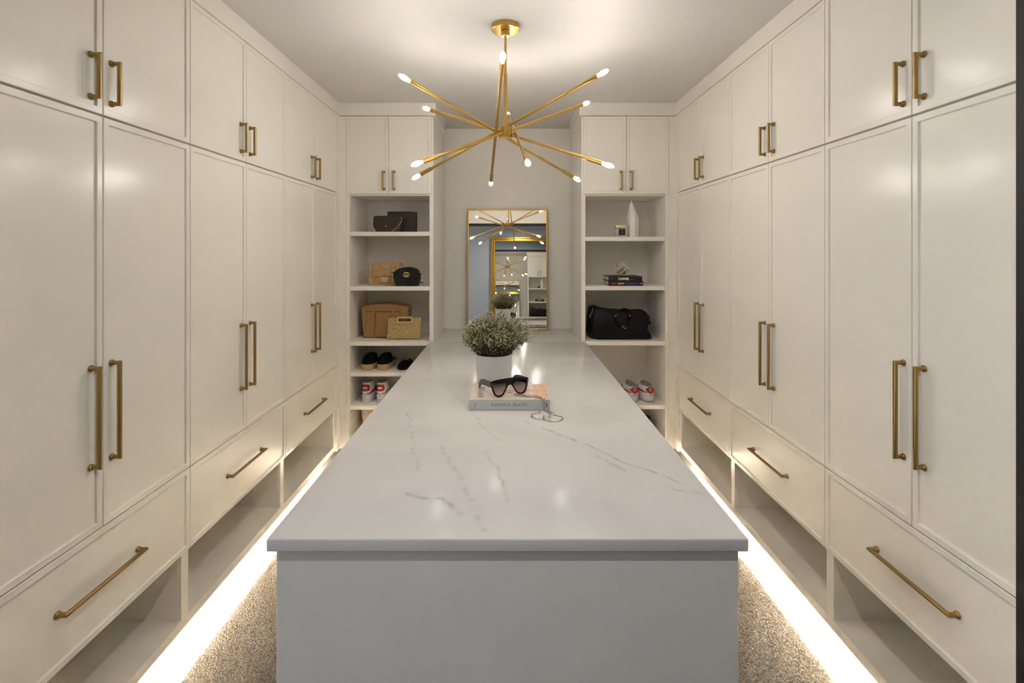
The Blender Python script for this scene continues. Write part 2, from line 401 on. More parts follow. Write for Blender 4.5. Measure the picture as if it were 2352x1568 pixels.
# fascia boards between the doors and the ceiling
FZ = 2.447
struct('trim_2', MB().box(-1.17, -XW, .99, YB, FZ, CZ), 'paint')
struct('trim_3', MB().box(XW, 1.17, .99, YB, FZ, CZ), 'paint')
struct('trim_4', MB().box(-1.17, -.492, YB, YB+.02, FZ, CZ).box(-.51, -.492, YB+.02, YA, FZ, CZ), 'paint')
struct('trim_5', MB().box(.492, 1.17, YB, YB+.02, FZ, CZ).box(.492, .51, YB+.02, YA, FZ, CZ), 'paint')
# corner fillers (stepped)
for n, s in (('trim_6', -1), ('trim_7', 1)):
    mb = MB()
    for a, b_, c, d in ((1.107, XW+.02, YB, YB+.02), (XW, XW+.02, 3.309, YB), (1.10, 1.107, YB+.006, YB+.02), (1.085, 1.10, YB+.012, YB+.03)):
        mb.box(min(s*a, s*b_), max(s*a, s*b_), c, d, .166, FZ-.004)
    struct(n, mb, 'paint')
struct('baseboard_left', MB().box(-1.52, -1.50, .99, YB+.05, 0, .15), 'paint')
struct('baseboard_right', MB().box(1.50, 1.52, .99, YB+.05, 0, .15), 'paint')

# ------------------------------------------------------------------ cabinet pieces (front faces -y)
def pull_mesh(length, bar=.0062, out=.0245):
    mb = MB(); h = length/2
    mb.sweep([(0, 0, -h), (0, -out, -h), (0, -out, h), (0, 0, h)], bar, 12, up=Vector((1, 0, 0)))
    for z in (-h, h):
        mt = Matrix.Translation((0, 0, z)) @ Matrix.Rotation(PI/2, 4, 'X')
        mb.lathe([(.0092, 0), (.0096, .002), (.0092, .004), (.0076, .0055), (.0068, .009)], 16, mt)
    return mb.mesh('handle', 'brass', SM)
def front_meshes(wd, ht, fr=.019):
    a = MB().ring_frame(-wd/2, wd/2, 0, ht, fr, 0, .02).bevel(.0012, 1).mesh('door', 'paint')
    p = MB().box(-wd/2+fr-.002, wd/2-fr+.002, .006, .018, fr-.002, ht-fr+.002).mesh('panel', 'paint')
    return a, p
PULL_S = pull_mesh(.117); PULL_L = pull_mesh(.274)
W = .765; DW = W/2-.003
Z_TOP, Z_SPL, Z_DR, Z_DB, Z_BT, Z_BB = 2.443, 1.9155, .746, .4535, .201, .166
UP = front_meshes(DW, Z_TOP-Z_SPL-.002); LOW = front_meshes(DW, Z_SPL-.004-Z_DR-.002); DRW = front_meshes(W-.003, Z_DR-.002-Z_DB)
def front(name, meshes, parent, x, z, pull=None, px=0, pz=0, horiz=False):
    d = obj(name, meshes[0], parent, (x, 0, z)); obj('panel', meshes[1], d)
    if pull: obj('handle', pull, d, (px, .006, pz), (0, PI/2, 0) if horiz else None)
    return d
def wardrobe(label, loc, rz):
    t = thing('wardrobe', label, 'wardrobe', loc, rz, 'built-in wardrobe units along the side walls')
    D = .58; h = W/2
    MB().box(-h, h, .0215, D, Z_DB+.002, Z_TOP+.003).build('carcass', 'paint', t)
    # open cubby under the drawer
    for s in (-1, 1):
        MB().box(min(s*h, s*(h-.019)), max(s*h, s*(h-.019)), .02, .038, Z_BB, Z_DB+.002).build('stile', 'paint', t)
        MB().box(min(s*h, s*(h-.011)), max(s*h, s*(h-.011)), .038, D, Z_BT, Z_DB+.002).build('side_panel', 'paint', t)
    MB().box(-h+.019, h-.019, .02, .038, Z_BB, Z_BT).build('bottom_rail', 'paint', t)
    MB().box(-h, h, .038, D, .193, Z_BT).build('bottom_board', 'paint', t)
    MB().box(-h+.011, h-.011, D-.02, D, Z_BT, Z_DB+.002).build('back_panel', 'paint', t)
    for s in (-1, 1):
        x = s*(DW/2+.0015); hx = -s*(DW/2-.034)
        front('door', UP, t, x, Z_SPL+.002, PULL_S, hx, H+.479-Z_SPL-.002)
        front('door', LOW, t, x, Z_DR+.002, PULL_L, hx, H-.4705-Z_DR-.002)
    d = front('drawer', DRW, t, 0, Z_DB, PULL_L, 0, H-.9405-Z_DB, True)
    return t
YC = [1.011+W*(i+.5) for i in range(3)]
SIDE = {-1: 'left', 1: 'right'}
pos = ['beside the front end of the island', 'second of the three', 'in the corner by the open shelves']
for s in (-1, 1):
    for i in range(3):
        wardrobe('cream wardrobe on the %s wall, %s' % (SIDE[s], pos[i]), (s*XW, YC[i], 0), -s*PI/2)

# strip lights under the side cabinets
for s in (-1, 1):
    t = thing('strip_light', 'white light strip under the cabinets on the %s, washing the carpet' % SIDE[s], 'light strip', (s*1.197, 2.182, .1915), 0 if s > 0 else PI, 'strip lights under the cabinets')
    MB().box(-.0085, .006, -1.17, 1.17, -.0005, .0014).build('housing', 'rubber', t)
    MB().box(-.0082, -.0045, -1.165, 1.165, -.0022, -.0006).build('diffuser', 'strip', t)

for s in (-1, 1):
    t = thing('strip_light', 'short white light strip under the open shelving on the %s' % SIDE[s], 'light strip', (s*.811, YB+.047, .1565), 0, 'strip lights under the cabinets')
    MB().box(-.27, .27, -.0085, .006, -.0005, .0014).build('housing', 'rubber', t)
    MB().box(-.265, .265, -.0080, -.0040, -.0022, -.0006).build('diffuser', 'strip', t)

# ------------------------------------------------------------------ shelving towers in the back wall
YF = YB+.02     # carcass face behind the overlay doors
def zt(py): return H+(VY-py)*YF/F
def xt(px): return (px-VX)*YF/F
UPT = front_meshes(.2893, Z_TOP-(H+.373))
def tower(s, shelves, side_label):
    t = thing('shelving_tower', side_label, 'shelving unit', (0, 0, 0), 0, 'shelving towers flanking the mirror')
    xi, xo = .5235, 1.1052
    def bx(a, b_, y0, y1, z0, z1, nm, m='shelf'):
        return MB().box(min(s*a, s*b_), max(s*a, s*b_), y0, y1, z0, z1).build(nm, m, t)
    bx(.51, .537, YF, YA, .0, Z_TOP+.003, 'side_panel', 'paint')
    bx(.537, .5375, YF+.001, YA, .1, H+.36, 'side_panel')
    bx(1.0848, 1.112, YF, YA, .0, H+.36, 'side_panel')
    bx(.537, 1.112, YF+.002, YA, H+.361, Z_TOP+.003, 'upper_box', 'paint')
    bx(.537, 1.0848, 3.80, 3.82, .1, H+.36, 'back_panel')
    bx(.5376, 1.0847, YF+.018, 3.80, .158, .17, 'base_board')
    bx(.5376, 1.0847, YF+.002, YF+.018, .135, .17, 'base_rail')
    bx(.5376, 1.0847, YF+.24, YF+.26, .0, .158, 'plinth')
    for py in shelves:
        z = zt(py); MB().box(min(s*.5376, s*1.0847), max(s*.5376, s*1.0847), YF, 3.80, z-.0285, z).bevel(.0012, 1).build('shelf', 'shelf', t)
    for x in (-1, 1):
        d = obj('door', UPT[0], t, (s*.8144+x*.1459, YB, H+.373)); obj('panel', UPT[1], d)
        obj('handle', PULL_S, d, (-x*(.1446-.034), .006, .0925))
    if s > 0:
        for px, py, d in ((1486.5, 825, 3.72), (1524.5, 855, 3.42)):
            p = P(px, py, d); MB().lathe([(.0035, 0), (.0035, .002)], 10, Matrix.Translation((1.0846, d, p.z)) @ Matrix.Rotation(-PI/2, 4, 'Y')).build('pin_hole', 'hole', t)
    return t
SL = (532, 657.7, 784.4, 855, 931.4); SR = (543.7, 657, 783.8, 930)
tower(-1, SL, 'tall open shelving left of the mirror holding bags above and shoes below')
tower(1, SR, 'tall open shelving right of the mirror with crystal, books and black duffel')
zL = [zt(p) for p in SL]; zR = [zt(p) for p in SR]

# ------------------------------------------------------------------ island and stone tops
t = thing('island_base', 'pale painted island cabinet standing under the marble countertop', 'island', (0, 1.0945, 0))
IL = YB-1.0945
MB().box(-.516, .516, 0, .02, 0, .8705).bevel(.001, 1).build('front_panel', 'island', t)
for s in (-1, 1): MB().box(min(s*.516, s*.496), max(s*.516, s*.496), .02, IL, 0, .8705).build('side_panel', 'island', t)
MB().box(-.496, .496, .02, IL, .08, .10).build('bottom_board', 'island', t)
mb = MB().box(-.530, .530, 1.0745, YB, .8713, .900)
mb.bevel(.0035, 3).build('countertop', 'marble', None, SM, label='long white veined marble countertop lying on the island', cat='countertop')
MB().box(-.5095, .5095, YB+.001, YA, .8400, .8690).box(-.70, .70, YA+.0002, YW, .8400, .8690).build('alcove_counter', 'marble', None, label='short marble ledge in the alcove under the leaning mirror', cat='countertop')
t = thing('alcove_cabinet', 'painted base box in the alcove carrying the marble ledge', 'cabinet', (0, YB+.02, 0))
MB().box(-.509, .509, 0, .49, .0, .8395).build('carcass', 'paint', t)

# ------------------------------------------------------------------ leaning wall mirror in the alcove
t = thing('leaning_mirror', 'tall thin brass framed mirror leaning on the alcove wall behind the plant', 'mirror', (.0, 3.985, .8695))
t.rotation_euler = (-math.radians(3.7), 0, math.radians(-.3))
MH = .993; MW = .3305
MB().ring_frame(-MW, MW, 0, MH, .011, 0, .018).bevel(.002, 2).build('frame', 'gold_frame', t, SM)
MB().box(-MW+.009, MW-.009, .005, .009, .009, MH-.009).build('glass', 'mirror', t)
MB().box(-MW+.004, MW-.004, .010, .016, .004, MH-.004).build('backing', 'brown_dark', t)
# big gilt mirror standing in the room behind the camera
t = thing('floor_mirror', 'large gilt framed mirror by the grey-blue wall, seen reflected in the alcove mirror', 'mirror', (.215, -.56, .0), PI)
t.rotation_euler = (0, 0, PI+math.radians(-.6))
GH, GW = 2.335, .555
MB().ring_frame(-GW, GW, 0, GH, .030, -.012, .03).bevel(.006, 2).build('frame', 'gold_frame', t, SM)
MB().ring_frame(-GW+.028, GW-.028, .028, GH-.028, .045, -.002, .03).bevel(.006, 2).build('inner_frame', 'gold_frame', t, SM)
MB().box(-GW+.06, GW-.06, .012, .018, .06, GH-.06).build('glass', 'mirror', t)

# ------------------------------------------------------------------ chandelier
HB = Vector((-.0088, 2.19, H+.518))
t = thing('chandelier', 'brass sputnik chandelier with twelve lit bulbs on crossing rods', 'chandelier', HB)
cz = CZ-HB.z
MB().lathe([(.0005, cz-.0235), (.0600, cz-.0235), (.0631, cz-.021), (.0631, cz), (.0005, cz)], 48).build('canopy', 'gold', t, SM)
MB().lathe([(.0012, cz-.048), (.0175, cz-.048), (.0195, cz-.045), (.0195, cz-.0245), (.0012, cz-.0245)], 32).build('collar', 'gold', t, SM)
MB().lathe([(.0054, .26), (.0054, cz-.047)], 16).lathe([(.0078, .02), (.0078, .262), (.0054, .264)], 20).build('stem', 'gold', t, SM)
MB().lathe([(.0005, -.026), (.026, -.026), (.0288, -.023), (.0288, .022), (.026, .026), (.0005, .026)], 32).build('hub', 'gold', t, SM)
RODS = [((-.427, 1.92, .681), (.366, 2.461, .337)), ((.429, 1.97, .327), (-.416, 2.409, .692)), ((.417, 2.02, .736), (-.458, 2.355, .332)),
        ((-.381, 1.94, .327), (.409, 2.445, .729)), ((-.014, 1.71, .685), (-.091, 2.668, .343)), ((.075, 1.73, .294), (.002, 2.65, .729))]
def rod_prof(l0, l1, r): return [(r, l0), (r, l1)]
for a, b_ in RODS:
    a = Vector((a[0], a[1], a[2]+H))-HB; b_ = Vector((b_[0], b_[1], b_[2]+H))-HB
    mid = (a+b_)/2; dr = (b_-a).normalized(); ln = (b_-a).length/2
    mt = Matrix.Translation(mid) @ dr.to_track_quat('Z', 'Y').to_matrix().to_4x4()
    rd = MB().lathe([(.0066, -ln+.115), (.0066, ln-.115)], 14, mt)
    c0 = Vector((0, 0, mid.z)); side = Vector((mid.x, mid.y, 0))
    rd.sweep([Vector((0, 0, mid.z*.5)), mid], .005, 10)
    rd = rd.build('rod', 'gold', t, SM)
    for s in (-1, 1):
        ms = mt if s > 0 else mt @ Matrix.Rotation(PI, 4, 'X')
        MB().lathe([(.0045, ln-.119), (.0092, ln-.117), (.0094, ln-.115), (.0094, ln-.051), (.0078, ln-.050), (.0072, ln-.062)], 18, ms).build('socket', 'gold', rd, SM)
        pr = [(.0058, ln-.056), (.0062, ln-.048), (0.0074, ln-.040), (0.0097, ln-.030), (0.0101, ln-.022), (0.0087, ln-.013), (0.0057, ln-.005), (.0030, ln-.001), (.0004, ln)]
        MB().lathe(pr, 16, ms).build('bulb', 'bulb', rd, SM)

# downlights in the room behind the camera
for i, x in enumerate((.12,)):
    t = thing('downlight', 'round recessed ceiling spotlight in front of the grey-blue wall', 'ceiling light', (x, .10, CZ))
    MB().lathe([(.034, -.001), (.048, -.002), (.050, -.006), (.034, -.008)], 32, cap=False).build('trim_ring', 'rubber', t, SM)
    MB().lathe([(.0005, -.0025), (.033, -.0025)], 32, cap=False).build('diffuser', 'down', t)

# ------------------------------------------------------------------ things on the left shelves
def zpoly(pts, ox, oy, k, d, o):       # outline measured on an enlarged crop -> local x,z
    r = []
    for x, y in pts:
        p = P(ox+x/k, oy+y/k, d); r.append((p.x-o.x, p.z-o.z))
    return r
def arc(cx, cz, r, a0, a1, n=16, y=0.0, rz=None):
    return [(cx+r*math.cos(math.radians(a0+(a1-a0)*i/n)), y, cz+(rz or r)*math.sin(math.radians(a0+(a1-a0)*i/n))) for i in range(n+1)]
def curve_pts(pts, n=8):                # Catmull-Rom through 3d points
    pts = [Vector(p) for p in pts]; q = [2*pts[0]-pts[1]]+pts+[2*pts[-1]-pts[-2]]; out = []
    for i in range(1, len(q)-2):
        a, b_, c, d = q[i-1:i+3]
        for k in range(n):
            t_ = k/n; out.append(.5*((2*b_)+(c-a)*t_+(2*a-5*b_+4*c-d)*t_*t_+(3*b_-a-3*c+d)*t_**3))
    out.append(pts[-1]); return out
def link_mesh(ln, wd, r, m, seg=10):
    pts = [(math.cos(2*PI*i/seg)*ln/2, math.sin(2*PI*i/seg)*wd/2, 0) for i in range(seg)]
    return MB().sweep(pts, r, 6, closed=True, up=Vector((0, 0, 1))).mesh('link', m, 1.2)
def chain(parent, pts, me, step, name='link', roll0=0.0):
    pts = [Vector(p) for p in pts]; acc = 0; k = 0; nxt = 0
    for a, b_ in zip(pts, pts[1:]):
        l = (b_-a).length; d = (b_-a).normalized() if l > 0 else Vector((1, 0, 0))
        while acc+l >= nxt:
            p = a+d*(nxt-acc); q = d.to_track_quat('X', 'Z').to_matrix().to_4x4()
            o = obj(name, me, parent); o.matrix_local = Matrix.Translation(p) @ q @ Matrix.Rotation(roll0+(PI/2 if k % 2 else 0), 4, 'X')
            nxt += step; k += 1
        acc += l

# printed pouch behind, envelope clutch in front
d = 3.53; o = P(924, 532, d); o.z = zL[0]
t = thing('pouch', 'rectangular dark brown printed pouch standing behind the chain clutch', 'handbag', o)
MB().puff(zpoly([(850, 1050), (848, 300), (870, 275), (930, 262), (1400, 266), (1860, 268), (1975, 295), (1985, 500), (1970, 1050)], 840, 470, 16.8, d, o), -.02, .02, .035, 4).build('body', 'mono', t, SM)
MB().prism(zpoly([(900, 280), (1860, 275), (1940, 310), (1600, 375), (1400, 388), (1200, 380), (950, 320)], 840, 470, 16.8, d, o), -.0225, -.019).build('zip_band', 'brown_dark', t)
for x in (910, 1890):
    q = zpoly([(x, 250)], 840, 470, 16.8, d, o)[0]
    MB().lathe([(.0005, 0), (.0035, .001), (.0035, .006), (.0005, .008)], 10, Matrix.Translation((q[0], 0, q[1]-.003))).build('stud', 'gold_bright', t, SM)
d = 3.44; o = P(888, 532, d); o.z = zL[0]
t = thing('envelope_clutch', 'small dark brown envelope clutch with a gold chain and a snap', 'handbag', o)
MB().puff(zpoly([(400, 1060), (310, 930), (290, 800), (300, 500), (345, 432), (840, 428), (1300, 440), (1400, 490), (1405, 700), (1380, 920), (1300, 1060)], 840, 470, 16.8, d, o), -.016, .02, .05, 4).build('body', 'mono', t, SM)
fl = MB().prism(zpoly([(330, 460), (1380, 460), (1370, 690), (1200, 750), (820, 870), (700, 855), (500, 770), (335, 690)], 840, 470, 16.8, d, o), -.0195, -.0155).bevel(.001, 1).build('flap', 'mono', t)
q = zpoly([(808, 830)], 840, 470, 16.8, d, o)[0]
MB().lathe([(.0003, .0035), (.0045, .002), (.0055, 0), (.0055, -.001)], 14, Matrix.Translation((q[0], -.0196, q[1])) @ Matrix.Rotation(PI/2, 4, 'X')).build('snap', 'silver', fl, SM)
lk = link_mesh(.0062, .0040, .0007, 'gold_bright')
pl = zpoly([(300, 490), (265, 560), (275, 760), (330, 900), (430, 1020)], 840, 470, 16.8, d, o)
chain(t, curve_pts([(p[0], -.021, max(p[1], .003)) for p in pl]), lk, .0048)
pl = zpoly([(1385, 490), (1425, 560), (1380, 680), (1250, 870), (1120, 980), (1040, 1025)], 840, 470, 16.8, d, o)
chain(t, curve_pts([(p[0], -.022, max(p[1], .003)) for p in pl]), lk, .0048)

# quilted flap bag
d = 3.50; o = P(886, 655, d); o.z = zL[1]
t = thing('quilted_bag', 'tan quilted flap bag with woven chain, behind the round black camera bag', 'handbag', o)
Z = lambda pts: zpoly(pts, 830, 590, 14.7, d, o)
bodyp = Z([(250, 960), (240, 800), (245, 300), (300, 215), (400, 190), (1250, 190), (1360, 230), (1395, 330), (1395, 960)])
MB().puff([(p[0], max(p[1], 0)) for p in bodyp], -.012, .075, .04, 4).build('body', 'tan', t, SM)
def quilt(x0, x1, z0, z1, y, cell, amp, bulge=.008):
    def fn(u, v):
        x = x0+(x1-x0)*u; z = z0+(z1-z0)*v
        a = (x+z)/cell; b_ = (x-z)/cell
        h_ = amp*min(1, 1.9*(abs(math.sin(PI*a))*abs(math.sin(PI*b_)))**.5)
        e_ = bulge*(1-(2*u-1)**6)*(1-(2*v-1)**8)
        cxm = (x0+x1)/2; x = cxm+(x-cxm)*(1-.05*max(0, (v-.8)/.2)**2)
        return (x, y-h_-e_, z)
    return fn
(x0, z0), (x1, z1) = Z([(262, 950), (1390, 660)])
MB().grid(quilt(x0, x1, max(z0, .003), z1, -.006, .0165, 0), 40, 12).build('lower_panel', 'quilt', t, SM)
(x0, z0), (x1, z1) = Z([(256, 690), (1392, 205)])
flap = MB().grid(quilt(x0, x1, z0, z1, -.011, .0165, 0, .011), 40, 20).box(x0, x1, -.0115, -.004, z0, z0+.002).build('flap', 'quilt', t, SM)
tabp = Z([(665, 665), (945, 665), (945, 760), (920, 830), (870, 855), (740, 855), (690, 830), (665, 760)])
MB().prism(tabp, -.033, -.022).bevel(.002, 2).build('clasp_tab', 'tan', flap, SM)
cxy = Z([(800, 770)])[0]
em = MB()
for s in (-1, 1):
    em.sweep(arc(cxy[0]+s*.0042, cxy[1], .0095, 135 if s < 0 else 45, -135 if s < 0 else 315, 18, -.0345), .0014, 6)
em.build('emblem', 'gold_bright', flap, 1.2)
lk = link_mesh(.0105, .0072, .0014, 'gold_bright')
for xs in (325, 1240):
    pl = Z([(xs+70, 215), (xs+10, 300), (xs, 420), (xs, 540), (xs+10, 650)])
    chain(t, curve_pts([(p[0], -.026, p[1]) for p in pl]), lk, .0075)
    MB().sweep(curve_pts([(p[0], -.0235, p[1]) for p in pl]), .0022, 8).build('strap', 'tan', t, SM)
    g = Z([(xs+80, 215)])[0]
    MB().sweep([(g[0]+.0055*math.cos(2*PI*i/12), -.01+.0055*math.sin(2*PI*i/12), g[1]+.004) for i in range(12)], .0022, 8, closed=True).build('grommet', 'gold_bright', t, SM)
pl = Z([(340, 700), (345, 800), (370, 890), (430, 915), (620, 925), (830, 920), (1000, 915), (1070, 920)])
chain(t, curve_pts([(p[0], -.022, max(p[1], .004)) for p in pl]), lk, .0085)

# black camera bag with chevron quilting
d = 3.43; o = P(935, 656, d); o.z = zL[1]
t = thing('camera_bag', 'small rounded black chevron bag with gold interlocking letter emblem', 'handbag', o)
Z = lambda pts: [(p[0], max(p[1], 0)) for p in zpoly(pts, 830, 590, 14.7, d, o)]
bp_ = Z([(1180, 968), (1120, 880), (1085, 700), (1095, 560), (1140, 470), (1230, 400), (1330, 365), (1460, 340), (1620, 332), (1740, 345), (1870, 385), (1950, 450), (1990, 560), (2012, 680), (1995, 820), (1960, 920), (1930, 968), (1560, 975)])
bd = MB().puff(bp_, -.03, .03, .10, 5).build('body', 'chevron', t, SM)
pl = Z([(1120, 600), (1130, 500), (1210, 440), (1500, 430), (1850, 440), (1930, 500), (1965, 640), (1940, 860), (1900, 935), (1220, 935), (1140, 800)])
MB().sweep([(p[0], -.0245, p[1]) for p in pl], .0016, 6, closed=True).build('piping', 'black_leather', bd, SM)
pl = Z([(1230, 405), (1330, 372), (1460, 352), (1620, 345), (1740, 357), (1860, 395)])
MB().sweep([(p[0], -.012, p[1]+.001) for p in pl], .0012, 6).build('zipper', 'gold_bright', t, SM)
em = MB()
c = Z([(1527, 588), (1573, 588)])
for s, q in ((1, c[0]), (-1, c[1])):
    a0, a1 = (40, 330) if s > 0 else (140, -150)
    em.sweep(arc(q[0], q[1], .0150, a0, a1, 24, -.0335), .0021, 6)
    e0 = (q[0]+s*.0150*math.cos(math.radians(-30)), -.0335, q[1]-.0075)
    em.sweep([e0, (e0[0]+s*.001, -.0335, q[1]+.0006), (q[0]+s*.0045, -.0335, q[1]+.0006)], .0019, 6)
em.build('emblem', 'gold_bright', t, 1.2)
lk = link_mesh(.0065, .0045, .0010, 'gold_bright')
for xs in ([(1062, 520), (1050, 650), (1075, 800), (1120, 930)], [(2045, 570), (2050, 700), (2062, 860), (2065, 930)]):
    pl = Z(xs); chain(t, curve_pts([(p[0], -.006, max(p[1], .004)) for p in pl]), lk, .005)
for xs in ([(1110, 560), (1050, 510)], [(1985, 600), (2050, 560)], [(1990, 870), (2090, 850)]):
    pl = Z(xs); MB().sweep([(p[0], -.006, p[1]) for p in pl], .0035, 8).build('strap_end', 'black_leather', t, SM)

# camel tote and straw clutch
d = 3.53; o = P(884, 774, d); o.z = zL[2]
t = thing('tote_bag', 'large camel leather tote with hanging strap, behind the straw clutch', 'handbag', o)
Z = lambda pts: [(p[0], max(p[1], 0)) for p in zpoly(pts, 810, 680, 13.07, d, o)]
MB().puff(Z([(335, 1245), (300, 950), (270, 600), (250, 330), (330, 280), (600, 235), (900, 210), (1100, 215), (1400, 250), (1660, 290), (1700, 340), (1690, 600), (1660, 1000), (1630, 1245)]), -.02, .12, .05, 5).build('body', 'camel', t, SM)
MB().prism(Z([(430, 350), (1480, 340), (1480, 405), (430, 425)]), -.0235, -.018).bevel(.0008, 1).build('belt', 'camel', t)
MB().prism(Z([(450, 440), (1430, 440), (1430, 465), (450, 465)]), -.0212, -.018).build('seam_band', 'camel_dark', t)
for xs in (660, 1250):
    MB().prism(Z([(xs-35, 270), (xs+35, 270), (xs+35, 1000 if xs < 1000 else 700), (xs-15, 1000 if xs < 1000 else 700)]), -.0265, -.0225).bevel(.0008, 1).build('handle_strap', 'camel', t)
    q = Z([(xs, 285)])[0]
    MB().sweep([(q[0]-.006, -.026, q[1]), (q[0]-.006, -.026, q[1]+.006), (q[0]+.006, -.026, q[1]+.006), (q[0]+.006, -.026, q[1])], .0022, 6).build('loop', 'camel', t, SM)
MB().sweep([(p[0], -.025, p[1]+.002) for p in Z([(700, 500), (705, 800), (670, 1000), (680, 1120), (760, 1210), (880, 1225), (1060, 1225)])], .0022, 8).build('hanging_strap', 'camel_dark', t, SM)
for pl in ([(460, 470), (420, 800), (370, 1130)], [(1430, 260), (1440, 450), (1470, 760)]):
    MB().sweep([(p[0], -.020, p[1]) for p in Z(pl)], .0011, 6).build('seam', 'camel_dark', t, SM)
for pl in ([(265, 330), (235, 350), (250, 400)], [(1690, 300), (1720, 340), (1700, 390)]):
    MB().sweep([(p[0], .02, p[1]) for p in Z(pl)], .0022, 8).build('ring', 'gold_bright', t, SM)
d = 3.47; o = P(928, 778, d); o.z = zL[2]
t = thing('straw_clutch', 'woven straw clutch with a gold cut-out handle in front of the camel tote', 'handbag', o)
Z = lambda pts: [(p[0], max(p[1], 0)) for p in zpoly(pts, 810, 680, 13.07, d, o)]
op = Z([(1040, 1275), (1085, 640), (1360, 635), (1360, 775), (1790, 775), (1790, 632), (2065, 630), (2045, 1265)])
MB().prism(op, -.016, .016).bevel(.003, 2).build('body', 'straw', t)
a_, b_ = Z([(1350, 785), (1803, 615)])
MB().ring_frame(a_[0], b_[0], a_[1], b_[1], .0085, -.0200, -.0150).build('handle_frame', 'gold_bright', t)
MB().box(a_[0], b_[0], .0150, .0185, b_[1]-.004, b_[1]).build('handle_bar', 'gold_bright', t)

# ---- shoes
def foot(yb, yf, w, z, n=28, wide=1.22, wr=1.0):
    yc = yb+w*1.05; out = []
    for i in range(n):
        a = 2*PI*i/n; c, s = math.cos(a), math.sin(a)
        if c >= 0: y = yc-(yc-yb)*c; x = w*s
        else:
            e = (-c)**.8; y = yc+(yf-yc)*e
            fw = 1+(wide-1)*math.sin(min(PI, PI*e))*1.2
            x = w*s*fw if e < .95 else w*s*fw
        out.append((x*wr, y, z))
    return out
def interp(tab, z):
    for a, b_ in zip(tab, tab[1:]):
        if z <= b_[0]:
            k = (z-a[0])/(b_[0]-a[0]); return [a[i]+(b_[i]-a[i])*k for i in range(1, len(a))]
    return list(tab[-1][1:])
def rings(mb, tab, n=28, wide=1.22, cap=True):
    R = []
    for z, yb, yf, w_ in tab: R.append([mb.bm.verts.new(p) for p in foot(yb, yf, w_, z, n, wide)])
    mb.skin(R, cap is True)
    if cap == 'end': mb.bm.faces.new(R[-1])
    return mb
def on_surf(tab, deg, z, off=.0010, wide=1.22):
    yb, yf, w_ = interp(tab, z); yc = yb+w_*1.05; a = math.radians(deg); c, s = math.cos(a), math.sin(a)
    if c >= 0: p = Vector(((w_+off)*s, yc-(yc-yb+off)*c, z))
    else:
        e = (-c)**.8; p = Vector(((w_*(1+(wide-1)*math.sin(min(PI, PI*e))*1.2)+off)*s, yc+(yf-yc)*e, z))
    return p
def decal(tab, degs, lo, hi, off=.0012, n=14, wide=1.22):
    mb = MB()
    def fn(u, v):
        dg = degs[0]+(degs[1]-degs[0])*u; a, b_ = lo(u), hi(u); return on_surf(tab, dg, a+(b_-a)*v, off, wide)
    return mb.grid(fn, n, 4)
SWOOSH = [(0, .30), (.03, .12), (.12, .02), (.25, 0), (.45, .08), (1.0, .66), (.5, .27), (.34, .22), (.22, .24), (.16, .34), (.17, .50), (.22, .62), (.08, .48)]
HT_SOLE = [(0, .002, .272, .033), (.006, -.001, .276, .0345), (.026, 0, .272, .0345), (.029, .003, .268, .0325)]
HT = [(.028, .003, .266, .0325), (.05, -.001, .245, .0345), (.075, .001, .200, .0325), (.10, .004, .140, .0290), (.125, .004, .112, .0285), (.142, .001, .104, .0300)]
def high_top(label, x, y, rz, colr, coll):
    t = thing('high_top_sneaker', label, 'sneaker', (x, y, zL[4]), rz, 'white high top sneakers on the left shelf')
    rings(MB(), HT_SOLE).build('sole', 'rubber', t, SM)
    up = rings(MB(), HT, cap=False).build('upper', 'white_leather', t, SM)
    rings(MB(), [(.142, .001, .104, .0300), (.1435, .004, .101, .0275), (.139, .007, .098, .0250), (.09, .010, .10, .0245)], cap='end').build('lining', 'lining', t, SM)
    decal(HT, (-62, 62), lambda u: .083+.010*abs(2*u-1)**4, lambda u: .130-.012*abs(2*u-1)**5, .0018, 20).build('heel_tab', 'red', t, SM)
    text('NIKE', .017, 'white_ink', t, (0, on_surf(HT, 0, .105).y-.0022, .100), name='lettering', sx=.85, bold=.0006)
    for sg, cm in ((1, colr), (-1, coll)):
        decal(HT, (sg*18, sg*132), lambda u: .062-.005*u+.022*u**2.5, lambda u: .0695+.032*u**2.2, .0015, 24).build('swoosh', cm, t, SM)
    decal(HT, (-14, 14), lambda u: .040, lambda u: .078, .0016, 6).build('heel_strip', 'white_leather', t, SM)
    decal(HT, (-3, 3), lambda u: .046, lambda u: .068, .0020, 2).build('heel_stitch', 'ink', t)
    return t
p1 = P(838, 926, 3.425); p2 = P(872, 926, 3.425)
high_top('white high top sneaker with red heel tab, at the left side panel', p1.x, 3.43, -.10, 'red', 'grey_leather')
high_top('white high top sneaker with red heel tab, partly hidden by the countertop', p2.x, 3.43, -.10, 'grey_leather', 'red')

# black mules with thick tan soles, toes to the front
CL_SOLE = [(0, .006, .250, .042), (.004, .001, .255, .0445), (.034, .0, .256, .0455), (.040, .003, .252, .0435)]
CL_UP = [(.040, .003, .175, .0430), (.055, .004, .172, .0435), (.075, .022, .165, .0410), (.092, .050, .150, .0350), (.100, .075, .140, .0250), (.102, .095, .13, .012)]
CL_IN = [(.040, .12, .250, .036), (.046, .10, .246, .034), (.060, .18, .25, .020)]
def mule(label, x, y, rz):
    t = thing('platform_mule', label, 'shoe', (x, y, zL[3]), rz, 'black platform mules')
    rings(MB(), CL_SOLE, wide=1.08).build('sole', 'cork', t, SM)
    rings(MB(), CL_UP, wide=1.05).build('upper', 'black_suede', t, SM)
    rings(MB(), [(.040, .10, .248, .036), (.044, .10, .246, .034)], wide=1.1).build('footbed', 'camel_dark', t, SM)
    MB().box(.036, .040, .10, .125, .062, .074).build('buckle', 'steel_dark', t)
